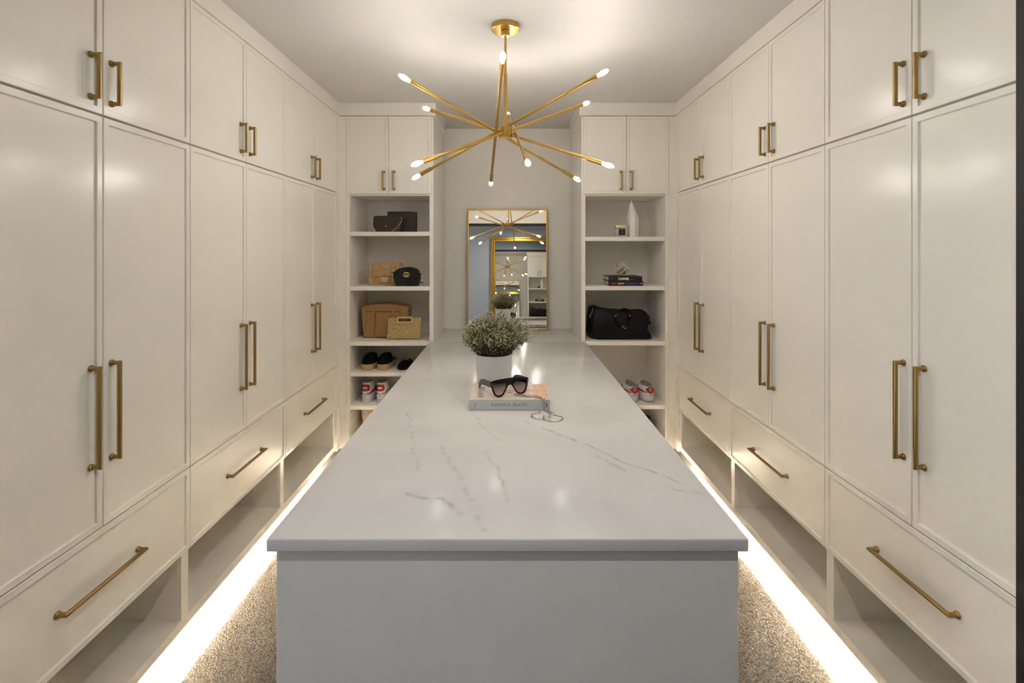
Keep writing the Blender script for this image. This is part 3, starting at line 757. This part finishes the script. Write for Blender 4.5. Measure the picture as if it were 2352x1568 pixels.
p1 = P(839.5, 849, 3.44); p2 = P(875.5, 848.6, 3.44)
mule('black suede mule on a thick tan sole, next to the left side panel', p1.x, 3.432, -.16)
mule('black suede mule on a thick tan sole, beside the flat black slipper', p2.x, 3.432, -.14)
SP = [(0, .008, .236, .030), (.006, .002, .24, .0345), (.014, .0, .242, .0355)]
SP_UP = [(.014, .0, .16, .0350), (.028, .002, .155, .0350), (.045, .020, .145, .0310), (.055, .05, .13, .022), (.058, .07, .12, .010)]
def slipper(label, x, y, rz):
    t = thing('slipper', label, 'shoe', (x, y, zL[3]), rz, 'flat black slippers')
    rings(MB(), SP, wide=1.05).build('sole', 'black_leather', t, SM)
    rings(MB(), SP_UP, wide=1.05).build('upper', 'black_suede', t, SM)
    rings(MB(), [(.014, .08, .236, .031), (.019, .09, .234, .0285)], wide=1.1).build('footbed', 'black_leather', t, SM)
    MB().sweep(curve_pts([(-.026, .090, .050), (-.012, .080, .061), (0, .078, .0585), (.012, .080, .061), (.026, .090, .050)]), .0026, 8).build('bit', 'silver', t, SM)
p1 = P(917, 850, 3.43); p2 = P(953, 850, 3.43)
slipper('flat black slipper with a silver bit across it, fully in view', p1.x, 3.432, -.42)
slipper('flat black slipper with a silver bit, mostly hidden behind the countertop edge', p2.x+.002, 3.432, -.42)

# ivory boots below
BT = [(0, 0, .24, .032), (.004, -.003, .245, .034), (.05, 0, .22, .032), (.09, .005, .13, .032), (.13, .010, .098, .0315), (.19, .004, .110, .040), (.245, -.006, .122, .0480)]
for i, (x, y) in enumerate(((P(838, 950, 3.5).x, 3.50), (P(876, 950, 3.52).x, 3.52))):
    t = thing('ankle_boot', ('ivory suede boot with a wide shaft under the lowest left shelf, nearer the side panel', 'second ivory suede boot, in the shadow behind its partner under the lowest left shelf')[i], 'boot', (x, y, .17), -.08, 'ivory suede boots')
    rings(MB(), BT).build('shaft', 'ivory', t, SM)
    rings(MB(), [(0, -.002, .246, .0345), (.010, -.003, .247, .0350)]).build('sole', 'gum', t, SM)

# ------------------------------------------------------------------ things on the right shelves
d = 3.45; o = P(1424, 543, d); o.z = zR[0]
t = thing('candle', 'square glass candle with gold lid and black label beside the white crystal', 'candle', o)
s = .0345
MB().box(-s, s, -s, s, 0, .062).bevel(.004, 2).build('jar', 'wax', t, SM)
MB().box(-s-.001, s+.001, -s-.001, s+.001, .0625, .080).bevel(.003, 2).build('lid', 'gold_bright', t, SM)
lb = MB().box(-.017, .0285, -s-.0009, -s+.001, .013, .056).build('label_plate', 'blackcover', t)
for k, (z, w_) in enumerate(((.044, .022), (.040, .014), (.030, .024), (.026, .018))):
    MB().box(.006-w_/2, .006+w_/2, -s-.0012, -s-.0008, z, z+.0012).build('print_line', 'grey_ink', lb)
d = 3.47; o = P(1453.5, 543, d); o.z = zR[0]
t = thing('crystal_tower', 'tall pointed white crystal tower standing on the top right shelf', 'ornament', o)
mb = MB(); n = 7; R = []
for k, (r, z, dx) in enumerate(((.036, 0, 0), (.0385, .004, 0), (.0370, .05, .001), (.0395, .10, .001), (.0385, .138, .001), (.026, .185, -.002), (.013, .232, -.008), (.0028, .258, -.011), (.0005, .261, -.0115))):
    R.append([mb.bm.verts.new((dx+r*(1+.08*math.sin(3*i+k))*math.cos(2*PI*i/n+.3), r*(1+.06*math.cos(2*i+k))*math.sin(2*PI*i/n+.3), z)) for i in range(n)])
mb.skin(R); mb.build('crystal_tower_body', 'crystal', t)

def book(name, label, loc, wd, dp, th, mats, group=None, rz=0):
    t = thing(name, label, 'book', loc, rz, group); cov, sp = mats
    MB().box(-wd/2, wd/2, 0, dp, 0, .0026).build('back_cover', cov, t)
    MB().box(-wd/2, wd/2, 0, dp, th-.0026, th).build('front_cover', cov, t)
    MB().box(-wd/2, wd/2, 0, .003, .0024, th-.0024).bevel(.0008, 1).build('spine', sp, t)
    MB().box(-wd/2+.004, wd/2-.004, .003, dp-.005, .0026, th-.0026).build('pages', 'page', t)
    return t
b1 = P(1437.2, 656.5, 3.40); z1 = zR[1]; th1 = .0335
t = book('book', 'lower black book with red, gold and blue spine lettering, under the other black book', (b1.x, 3.40, z1), .2405, .20, th1, ('blackcover', 'blackcover'), 'black books on the right shelf')
for s_, x, m_ in (('YVES', -.096, 'red_ink'), ('SAINT', -.048, 'yellow_ink'), ('LAURENT', .0075, 'blue_ink')):
    o_ = text(s_, .0185, m_, t, (x-.0085, -.0004, th1/2-.0066), name='spine_lettering', sx=.93 if s_ != 'LAURENT' else .985, align='LEFT', bold=.0004)
text('CATWALK', .0055, 'grey_ink', t, (.0785, -.0004, th1/2-.002), name='small_lettering', align='LEFT')
MB().lathe([(.0002, 0), (.0042, 0), (.0042, .0004), (.0002, .0004)], 16, Matrix.Translation((.109, 0, th1/2)) @ Matrix.Rotation(PI/2, 4, 'X')).build('spine_dot', 'white_ink', t)
b2 = P(1436.5, 645, 3.405); th2 = .0315
t = book('book', 'upper black book with bold white spine lettering, carrying the stone sculpture', (b2.x, 3.405, z1+th1), .2345, .195, th2, ('blackcover', 'blackcover'), 'black books on the right shelf')
text('CHANEL', .0225, 'white_ink', t, (-.0510, -.0004, th2/2-.0078), name='spine_lettering', align='LEFT', sx=.90, bold=.0008)
text('CATWALK', .006, 'grey_ink', t, (.031, -.0004, th2/2-.0070), name='small_lettering', align='LEFT')
text('Edition', .006, 'grey_ink', t, (-.106, -.0004, th2/2-.002), name='small_lettering', align='LEFT')
# interlocking stone plates
o = Vector((P(1429, 633, 3.47).x, 3.475, z1+th1+th2))
t = thing('puzzle_sculpture', 'beige stone sculpture of interlocking plates on the black books', 'ornament', o)
rt = Matrix.Rotation(math.radians(24), 4, 'X') @ Matrix.Rotation(math.radians(-22), 4, 'Z') @ Matrix.Rotation(math.radians(40), 4, 'Y')
pls = []
for ax in range(3):
    for sg in (-1, 1):
        mb = MB(); a, b_, c = .046, .030, .0042
        off = sg*.0150
        if ax == 0: mb.box(-a, a, -b_, b_, off-c, off+c)
        elif ax == 1: mb.box(off-c, off+c, -a, a, -b_, b_)
        else: mb.box(-b_, b_, off-c, off+c, -a, a)
        mb.bevel(.001, 1); bmesh.ops.transform(mb.bm, matrix=rt, verts=mb.bm.verts); pls.append(mb)
zm = min(v.co.z for m_ in pls for v in m_.bm.verts)
for m_ in pls: m_.move(Vector((0, 0, -zm))).build('plate', 'stone', t)

# black duffel
d = 3.45; o = P(1427, 780, d); o.z = zR[2]
t = thing('duffel_bag', 'big slouching black leather duffel bag filling the right shelf', 'bag', o)
Z = lambda pts: [(p[0], max(p[1], 0)) for p in zpoly(pts, 1330, 690, 11.76, d, o)]
op = Z([(278, 900), (290, 700), (300, 480), (330, 260), (390, 200), (500, 182), (620, 228), (740, 262), (1000, 285), (1200, 297), (1400, 306), (1600, 318), (1830, 305), (1880, 345), (1915, 440), (1900, 620), (1872, 770), (1945, 880), (1998, 970), (1985, 1035), (1850, 1052), (1400, 1058), (900, 1060), (480, 1058), (320, 1000)])
bd = MB().puff(op, -.02, .22, .10, 6)
for v in bd.bm.verts:        # soft sagging folds
    if v.co.y < .09:
        x, z = v.co.x, v.co.z
        v.co.y += .008*math.sin(38*(x+z*.6)+1.2)*min(1, z/.06)
bd.build('body', 'black_leather', t, 1.0)
for pl in ([(930, 380), (965, 520), (1060, 660), (1180, 740), (1260, 700), (1310, 560), (1340, 390)],):
    MB().sweep(curve_pts([(p[0], -.034, p[1]) for p in Z(pl)]), .0075, 10).build('handle', 'black_suede', t, SM)
MB().sweep(curve_pts([(p[0], .05, p[1]) for p in Z([(1180, 330), (1215, 275), (1290, 265), (1350, 280), (1385, 340)])]), .010, 10).build('handle', 'black_suede', t, SM)
for x, y in ((962, 368), (1330, 388), (930, 410)):
    q = Z([(x, y)])[0]
    MB().lathe([(.0003, .0022), (.0035, .0015), (.0042, 0), (.0042, -.001)], 12, Matrix.Translation((q[0], -.043, q[1])) @ Matrix.Rotation(PI/2, 4, 'X')).build('stud', 'silver', t, SM)
pl = Z([(1140, 648), (1245, 690), (1225, 735), (1120, 700)])
MB().sweep([(p[0], -.045, p[1]) for p in pl], .0014, 6, closed=True).build('buckle', 'silver', t, SM)
lk = link_mesh(.013, .009, .0018, 'steel_dark')
chain(t, curve_pts([(p[0]-.004, -.004, p[1]) for p in Z([(380, 235), (365, 320), (320, 400), (312, 470)])]), lk, .010)
pl = Z([(1905, 400), (1925, 420), (1930, 560), (1945, 620)])
MB().sweep([(p[0]+.001, .03, p[1]) for p in pl], .0030, 8).build('side_strap', 'black_suede', t, SM)
q = Z([(1930, 625)])[0]; MB().box(q[0]-.010, q[0]+.008, .022, .034, q[1]-.011, q[1]+.011).rot(.5, 'Y', (q[0], .03, q[1])).bevel(.002, 1).build('tag', 'black_leather', t)
q = Z([(1923, 412)])[0]; MB().lathe([(.0003, -.003), (.003, 0), (.0003, .003)], 10, Matrix.Translation((q[0]+.001, .024, q[1]))).build('stud', 'silver', t, SM)

# low white and red sneakers
AF_SOLE = [(0, .006, .292, .037), (.005, .002, .298, .0405), (.020, .0, .300, .0410), (.036, .002, .296, .0395), (.040, .005, .290, .037)]
AF = [(.038, .004, .288, .0375), (.055, .001, .270, .0385), (.072, .001, .225, .0370), (.090, .004, .165, .0320), (.106, .010, .135, .0275)]
def low_sneaker(label, x, y, rz):
    t = thing('low_sneaker', label, 'sneaker', (x, y, zR[3]), rz, 'low white sneakers with red trim on the right shelf')
    rings(MB(), AF_SOLE).build('sole', 'rubber', t, SM)
    rings(MB(), [(0, .005, .293, .0375), (.0045, .0015, .2985, .0408)]).build('outsole', 'gum', t, SM)
    rings(MB(), AF, cap=False).build('upper', 'white_leather', t, SM)
    # padded collar rising to the tongue
    base = foot(.010, .135, .0275, .106); n = len(base); mb = MB(); R = []
    for k, (dz, sh) in enumerate(((0, 1.0), (.005, .99), (.007, .93), (.003, .84), (-.03, .80))):
        ring = []
        for p in base:
            fy = (p[1]-.010)/.125; lift = .016*max(0, fy-.15)**1.1 if True else 0
            ring.append(mb.bm.verts.new((p[0]*sh, .0725+(p[1]-.0725)*sh, p[2]+dz+(lift if k else 0))))
        R.append(ring)
    mb.skin(R, False); mb.build('collar', 'lining', t, SM)
    rings(MB(), [(.060, .02, .13, .020), (.062, .02, .13, .022)]).build('insole', 'ink', t)
    tg = MB().grid(lambda u, v: (.036*(u-.5), .128+.04*(1-v)-.008*(2*u-1)**2, .096+.026*v-.004*(2*u-1)**2), 8, 6).build('tongue', 'white_leather', t, SM)
    for k in range(3):
        MB().sweep(curve_pts([(-.026, .135+.022*k, .098-.010*k), (-.01, .130+.022*k, .112-.012*k), (.01, .130+.022*k, .112-.012*k), (.026, .135+.022*k, .098-.010*k)], 4), .0024, 6).build('lace', 'white_leather', t, SM)
    decal(AF, (-66, 66), lambda u: .062+.022*min(1, abs(2*u-1)*1.25)**2.2, lambda u: .105-.017*max(0, abs(2*u-1)-.35)/.65, .0018, 22).build('heel_tab', 'red', t, SM)
    yh = on_surf(AF, 0, .094).y-.0030
    MB().prism([(p[0]*.024-.011, p[1]*.024+.0855) for p in SWOOSH], yh-.0010, yh).build('heel_mark', 'white_ink', t)
    text('AIR', .0085, 'white_ink', t, (0, yh-.0012, .0755), name='lettering', sx=1.0)
    for sg in (1, -1):
        decal(AF, (sg*40, sg*140), lambda u: .067-.010*u+.018*u**2.5, lambda u: .0725-.004*u+.022*u**2.2, .0016, 24).build('swoosh', 'red', t, SM)
    decal(AF, (-4, 4), lambda u: .042, lambda u: .062, .0016, 2).build('heel_seam', 'lining', t)
    return t
p1 = P(1458, 925, 3.43); p2 = P(1495.5, 925, 3.43)
low_sneaker('low white sneaker with red heel, half hidden by the countertop edge', p1.x+.005, 3.435, .20)
low_sneaker('low white sneaker with red heel, near the right side panel', p2.x, 3.435, .20)
t = thing('ankle_boot', 'black boot in the dark space under the lowest right shelf', 'boot', (P(1488, 965, 3.56).x, 3.54, .17), .3)
rings(MB(), [(0, 0, .25, .035), (.03, -.002, .25, .036), (.07, .0, .16, .034), (.10, .004, .11, .030), (.137, .002, .10, .031)]).build('shaft', 'black_leather', t, SM)
rings(MB(), [(0, -.002, .252, .037), (.012, -.003, .253, .0375)]).build('sole', 'black_suede', t, SM)

# ------------------------------------------------------------------ things on the countertop
ZC = .9
def serif(s):
    """outlines of thin roman capitals, unit cap height: list of (kind, data) strokes"""
    mb = MB(); x = 0.0
    def st(x0, y0, x1, y1, wd):
        a, b_ = Vector((x0, y0)), Vector((x1, y1)); n_ = (b_-a).normalized(); n_ = Vector((-n_.y, n_.x))*wd/2
        mb.prism([tuple(a+n_), tuple(a-n_), tuple(b_-n_), tuple(b_+n_)], 0, .02)
    def sf(cx, y, hw=.15): st(cx-hw, y, cx+hw, y, .05)
    def ring_(cx, cy_, rx, ry, a0, a1, n=18):
        for i in range(n):
            t0, t1 = [math.radians(a0+(a1-a0)*k/n) for k in (i, i+1)]
            tm = (t0+t1)/2; wd = .045+.075*abs(math.cos(tm))
            st(cx+rx*math.cos(t0), cy_+ry*math.sin(t0), cx+rx*math.cos(t1), cy_+ry*math.sin(t1), wd)
    for ch in s:
        if ch == ' ': x += .5; continue
        if ch in 'KIFLRE': st(x+.15, 0, x+.15, 1, .12); sf(x+.15, .02); sf(x+.15, .98)
        if ch == 'K': st(x+.18, .42, x+.62, 1, .055); st(x+.30, .58, x+.72, 0, .12); sf(x+.62, .98, .12); sf(x+.74, .02, .12); x += .92
        if ch == 'I': x += .46
        if ch == 'N': st(x+.13, 0, x+.13, 1, .05); st(x+.75, 0, x+.75, 1, .05); st(x+.11, 1, x+.75, 0, .12); sf(x+.13, .02, .12); sf(x+.75, .98, .12); sf(x+.06, .98, .07); x += .98
        if ch in 'FE': st(x+.15, .975, x+.58, .975, .05); st(x+.57, .83, x+.57, 1, .04); st(x+.15, .52, x+.45, .52, .05); st(x+.45, .44, x+.45, .6, .035)
        if ch == 'F': x += .72
        if ch in 'EL': st(x+.15, .025, x+.60, .025, .05); st(x+.60, 0, x+.60, .19, .04)
        if ch in 'EL': x += .74
        if ch == 'O': ring_(x+.44, .5, .38, .48, 0, 360, 26); x += .96
        if ch == 'T': st(x+.36, 0, x+.36, 1, .12); sf(x+.36, .02); st(x+.02, .975, x+.70, .975, .05); st(x+.03, .82, x+.03, 1, .035); st(x+.69, .82, x+.69, 1, .035); x += .78
        if ch == 'R': ring_(x+.26, .75, .27, .225, -90, 90, 12); st(x+.32, .52, x+.70, 0, .12); sf(x+.72, .02, .10); x += .82
        if ch == 'A': st(x+.10, 0, x+.40, 1, .05); st(x+.38, 1, x+.72, 0, .12); st(x+.2, .34, x+.60, .34, .045); sf(x+.10, .02, .11); sf(x+.72, .02, .13); x += .86
        if ch == 'V': st(x+.08, 1, x+.40, 0, .12); st(x+.40, 0, x+.70, 1, .05); sf(x+.08, .98, .13); sf(x+.70, .98, .11); x += .80
        x += .14
    return mb, x-.14
def serif_obj(s, width, m_, parent, loc, rot, name, hs=1.0):
    mb, wd = serif(s); k = width/wd
    for v in mb.bm.verts: v.co = Vector((v.co.x*k, v.co.y*.004, v.co.z*k*hs))
    return mb.build(name, m_, parent, None)
BX = (P(1077.5, 942, 1.929).x+P(1263, 942, 1.929).x)/2; BW = .318; BD = .227; BTH = .0412
t = book('travel_book', 'thick pale grey book with roman spine lettering lying on the marble countertop', (BX, 1.929, ZC), BW, BD, BTH, ('spine', 'spine'))
MB().box(-BW/2, BW/2, -.0004, BD, 0, .0009).build('cover_edge', 'greyink', t)
so = serif_obj('KINFOLK TRAVEL', .1437, 'ink', t, None, None, 'spine_title'); so.location = (P(1129.4, 930, 1.929).x-BX, -.0003, BTH/2-.0040)
for k, x in enumerate((-.1385, -.1345)):
    MB().box(x, x+.0016, -.0003, .001, .013, .029-.003*(1-k)).build('spine_mark', 'greyink', t)
MB().box(.1455, .148, -.0003, .001, .014, .027).build('spine_mark', 'ink', t)
def flat(poly_mb, nm, m_, z=.0002): return poly_mb.move(Vector((0, 0, BTH+z))).build(nm, m_, t)
flat(MB().box(-BW/2+.001, BW/2-.001, .001, BD-.001, -.0002, .0001), 'cover_sheet', 'cream', 0.0001)
flat(MB().box(.100, BW/2-.003, .004, BD-.002, 0, .0002), 'cover_panel', 'peach')
flat(MB().box(-.03, .105, .118, .128, 0, .0003), 'cover_band', 'terra'); flat(MB().box(.00, .10, .150, .158, 0, .0003), 'cover_band', 'peach')
flat(MB().box(.105, BW/2-.004, .118, .124, 0, .0004), 'cover_band', 'terra')
def circ(cx, cy_, r, w_, a0=0, a1=360):
    return MB().sweep([(cx+r*math.cos(math.radians(a0+(a1-a0)*i/28)), cy_+r*math.sin(math.radians(a0+(a1-a0)*i/28)), .0003) for i in range(29)], w_, 4)
flat(circ(.083, .168, .032, .0006), 'cover_drawing', 'greyink', 0); flat(circ(.088, .066, .036, .0006, 0, 300), 'cover_drawing', 'terra', 0)
flat(MB().lathe([(.0002, .0003), (.012, .0003), (.012, .0005), (.0002, .0005)], 20, Matrix.Translation((.0, .10, 0)) @ Matrix.Diagonal((1, .5, 1, 1))), 'cover_drawing', 'greyink', 0)
flat(MB().lathe([(.0002, .0003), (.007, .0003), (.007, .0005), (.0002, .0005)], 20, Matrix.Translation((.115, .122, 0)) @ Matrix.Diagonal((1, 1, 1, 1))), 'cover_drawing', 'greyink', 0)
flat(MB().box(.078, .0795, .03, .075, 0, .0005), 'cover_drawing', 'greyink', 0)
co = serif_obj('KINFOLK', .150, 'ink', t, None, None, 'cover_title', .95)
co.rotation_euler = (-PI/2, 0, PI/2); co.rotation_euler = Matrix(((0, 0, -1), (1, 0, 0), (0, -1, 0))).to_euler()
co.location = (-.106, .032, BTH+.0006)
BT_ = ZC+BTH+.0007
# sunglasses
def plate(polys, ext, bev, name, m_, parent):
    cu = bpy.data.curves.new('plate', 'CURVE'); cu.dimensions = '2D'; cu.fill_mode = 'BOTH'; cu.extrude = ext; cu.bevel_depth = bev; cu.bevel_resolution = 1
    for pl in polys:
        sp = cu.splines.new('POLY'); sp.points.add(len(pl)-1); sp.use_cyclic_u = True
        for q, p in zip(sp.points, pl): q.co = (p[0], p[1], 0, 1)
    ob = bpy.data.objects.new('t', cu); COL.objects.link(ob)
    dg = bpy.context.evaluated_depsgraph_get(); dg.update()
    me = bpy.data.meshes.new_from_object(ob.evaluated_get(dg)); bpy.data.objects.remove(ob)
    me.transform(Matrix.Rotation(PI/2, 4, 'X')); me.materials.clear(); me.materials.append(M[m_])
    return obj(name, me, parent)
def smooth_poly(pl, n=4):
    q = [(p[0], 0, p[1]) for p in pl]; r = []
    for i in range(len(q)):
        a, b_, c, d_ = [Vector(q[(i+k) % len(q)]) for k in (-1, 0, 1, 2)]
        for k in range(n):
            u = k/n; v = .5*((2*b_)+(c-a)*u+(2*a-5*b_+4*c-d_)*u*u+(3*b_-a-3*c+d_)*u**3); r.append((v.x, v.z))
    return r
t = thing('sunglasses', 'black flat-top sunglasses with gradient lenses resting on the pale book', 'sunglasses', (.0115, 1.985, BT_), math.radians(25))
t.rotation_euler.x = -math.radians(6.5); t.scale = (1, 1, 1.0)
half = [(-.045, .0680), (-.078, .0640), (-.0835, .0590), (-.0835, .0480), (-.0800, .0430), (-.0785, .0320), (-.0700, .0105), (-.0560, .0008), (-.0430, .0), (-.0290, .0090), (-.0160, .0290), (-.0090, .0400)]
outl = [(0, .0690)]+half+[(0, .0435)]+[(-x, z) for x, z in reversed(half)]
hole = [(-.0755, .0555), (-.0450, .0588), (-.0150, .0572), (-.0145, .0440), (-.0212, .0260), (-.0325, .0112), (-.0435, .0058), (-.0560, .0064), (-.0655, .0140), (-.0728, .0320), (-.0752, .0450)]
hl = smooth_poly(hole); hr = [(-x, z) for x, z in reversed(hl)]
fr = plate([smooth_poly(outl), hl, hr], .0020, .0008, 'frame', 'acetate', t)
for h_ in (hl, hr): MB().prism(h_, -.0004, .0006).build('lens', 'lens', t)
for s in (-1, 1):
    mb = MB(); pr = [(.0, .0400), (.0, .0610), (.03, .0635), (.07, .0645), (.10, .0620), (.122, .0540), (.137, .0400), (.143, .0260), (.141, .0200), (.134, .0185), (.118, .0330), (.10, .0385), (.06, .0400)]
    pr = smooth_poly(pr, 3)
    a = [mb.bm.verts.new((s*.0795-s*.04*y_*.5, y_+.002, z_)) for y_, z_ in pr]; b_ = [mb.bm.verts.new((s*.0825-s*.04*y_*.5, y_+.002, z_)) for y_, z_ in pr]
    mb.skin([a, b_]); tm = mb.build('temple', 'temple' if s < 0 else 'acetate', t)
    for z in (.0500, .0560): MB().lathe([(.0002, .0012), (.0010, .0008), (.0011, 0)], 10, Matrix.Translation((s*.0785, -.0024, z)) @ Matrix.Rotation(PI/2, 4, 'X')).build('rivet', 'silver', fr, SM)
# chain bracelet draped over the spine
kb = [(1184, 905.5), (1196, 906.5), (1210, 909), (1226, 909), (1240, 911.5), (1249, 916)]
pts = []
for px, py in kb:
    d = (H-BT_-.004)*F/(py-VY); pts.append(((px-VX)*d/F, d, BT_+.0035))
pts += [(.1445, 1.9255, BT_-.004), (.1440, 1.9225, .928), (.1460, 1.918, .912), (.1525, 1.911, .9042), (.163, 1.902, .9040), (.172, 1.892, .9040), (.180, 1.884, .9040)]
t = thing('chain_bracelet', 'silver chain bracelet draped from the pale book down to the marble', 'bracelet', pts[0])
o = Vector(pts[0])
chain(t, [Vector(p)-o for p in curve_pts(pts)], link_mesh(.0125, .0088, .0016, 'silver', 12), .0086)
# cuff bangles
def bangle(label, cx, cy_, a0, a1, tilt, rz, lift, ends):
    t = thing('cuff_bangle', label, 'bangle', (cx, cy_, ZC+lift), 0, 'silver cuff bangles')
    r = .0365; n = 44
    ring = [(r*math.cos(math.radians(a0+(a1-a0)*i/n)), r*.93*math.sin(math.radians(a0+(a1-a0)*i/n)), 0) for i in range(n+1)]
    mb = MB().sweep(ring, .0022, 10, up=Vector((0, 0, 1)), flat=.7); mb.rot(tilt, 'Y').move(Vector((0, 0, 0)))
    mb.build('band', 'silver', t, SM)
    mb2 = None
    for k in ends:
        p = Vector(ring[k]); q = Vector(ring[k+1 if k == 0 else k-1]); dr = (p-q).normalized()
        p = Matrix.Rotation(tilt, 3, 'Y') @ p; dr = Matrix.Rotation(tilt, 3, 'Y') @ dr
        mt = Matrix.Translation(p) @ dr.to_track_quat('Z', 'Y').to_matrix().to_4x4()
        MB().lathe([(.0005, -.005), (.0034, -.0045), (.0036, .0), (.0030, .002), (.0005, .0025)], 14, mt).build('end_cap', 'silver', t, SM)
bangle('silver cuff bangle with capped ends, nearest the spine of the book', .1268, 1.858, 90, 395, -.055, 0, .0062, (0, -1))
bangle('silver cuff bangle lying farther from the book, overlapping the first', .1705, 1.836, 150, 445, .0, 0, .0023, (0,))

# potted dried flowers
PC = Vector((P(1134.3, 811, 2.27).x, 2.27, ZC)); PR = .0838; PH = .152
t = thing('potted_plant', 'white round pot of dried pale green flowers behind the book', 'plant', PC)
MB().lathe([(.0005, 0), (.072, 0), (.0765, .003), (.0795, .05), (.0825, .11), (PR, PH-.001), (PR-.001, PH), (PR-.0045, PH), (PR-.0055, PH-.002), (.078, PH-.03), (.0005, PH-.03)], 64).build('pot', 'pot', t, SM)
MB().lathe([(.0005, PH-.006), (.06, PH-.008), (.0778, PH-.016), (.0778, PH-.028), (.0005, PH-.029)], 32).build('moss', 'soil', t)
rnd = random.Random(11)
st_mb, b1_mb, b2_mb, b3_mb = MB(), MB(), MB(), MB()
def bud(mb, p, dr, ln, r):
    dr = dr.normalized(); a = dr.cross(Vector((.3, .2, .9))).normalized(); c = dr.cross(a)
    bend = (a*rnd.uniform(-1, 1)+c*rnd.uniform(-1, 1))*ln*.35
    R = []
    for q, rr in ((0, .45), (.4, 1.0), (.8, .9)):
        ctr = p+dr*ln*q+bend*q*q
        R.append([mb.bm.verts.new(ctr+(a*math.cos(k*PI/2)+c*math.sin(k*PI/2))*r*rr) for k in range(4)])
    tip = mb.bm.verts.new(p+dr*ln+bend)
    mb.skin(R, False)
    for k in range(4): mb.bm.faces.new((R[-1][k], R[-1][(k+1) % 4], tip))
NS = 440
for i in range(NS):
    ph = rnd.uniform(0, 2*PI); u = rnd.random()**.62; th = u*math.radians(66)
    k = .178+.018*math.sin(th)**2
    k *= (rnd.uniform(.86, 1.0) if rnd.random() < .6 else rnd.uniform(.5, .86))*(1+.09*math.sin(3*ph+1)+.07*math.sin(5*ph+2)+.05*math.sin(9*th+2*ph))
    tip = Vector((math.sin(th)*math.cos(ph)*k, math.sin(th)*math.sin(ph)*k*.85, PH-.002+math.cos(th)*k))
    base = Vector((math.cos(ph), math.sin(ph), 0))*.072*u*rnd.uniform(.6, 1)+Vector((0, 0, PH-.012))
    ctl = base+Vector((0, 0, (tip-base).length*.22))+(tip-base)*.36
    pts = [base*(1-s_)**2+ctl*2*s_*(1-s_)+tip*s_*s_ for s_ in (0, .35, .7, 1)]
    st_mb.sweep(pts, .0008, 4, cap=False)
    for j in range(38):
        s_ = 1-.85*rnd.random()**1.25
        p = base*(1-s_)**2+ctl*2*s_*(1-s_)+tip*s_*s_
        dr = (tip-ctl).normalized()
        off = Vector((rnd.gauss(0, 1), rnd.gauss(0, 1), rnd.gauss(0, 1)))*.0068
        q = p+off; bd_ = dr*.8+off.normalized()*1.0+Vector((0, 0, .35))
        rr = rnd.random()
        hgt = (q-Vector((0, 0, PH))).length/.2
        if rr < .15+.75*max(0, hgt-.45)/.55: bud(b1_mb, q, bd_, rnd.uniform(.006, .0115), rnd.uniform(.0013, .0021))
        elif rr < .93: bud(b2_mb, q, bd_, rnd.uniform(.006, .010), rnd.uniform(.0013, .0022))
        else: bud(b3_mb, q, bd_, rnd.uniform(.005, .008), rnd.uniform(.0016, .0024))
st_mb.build('stems', 'stem', t, kind='stuff')
b1_mb.build('pale_blossoms', 'bud', t, kind='stuff')
b2_mb.build('green_blossoms', 'bud2', t, kind='stuff')
b3_mb.build('yellow_blossoms', 'bud3', t, kind='stuff')
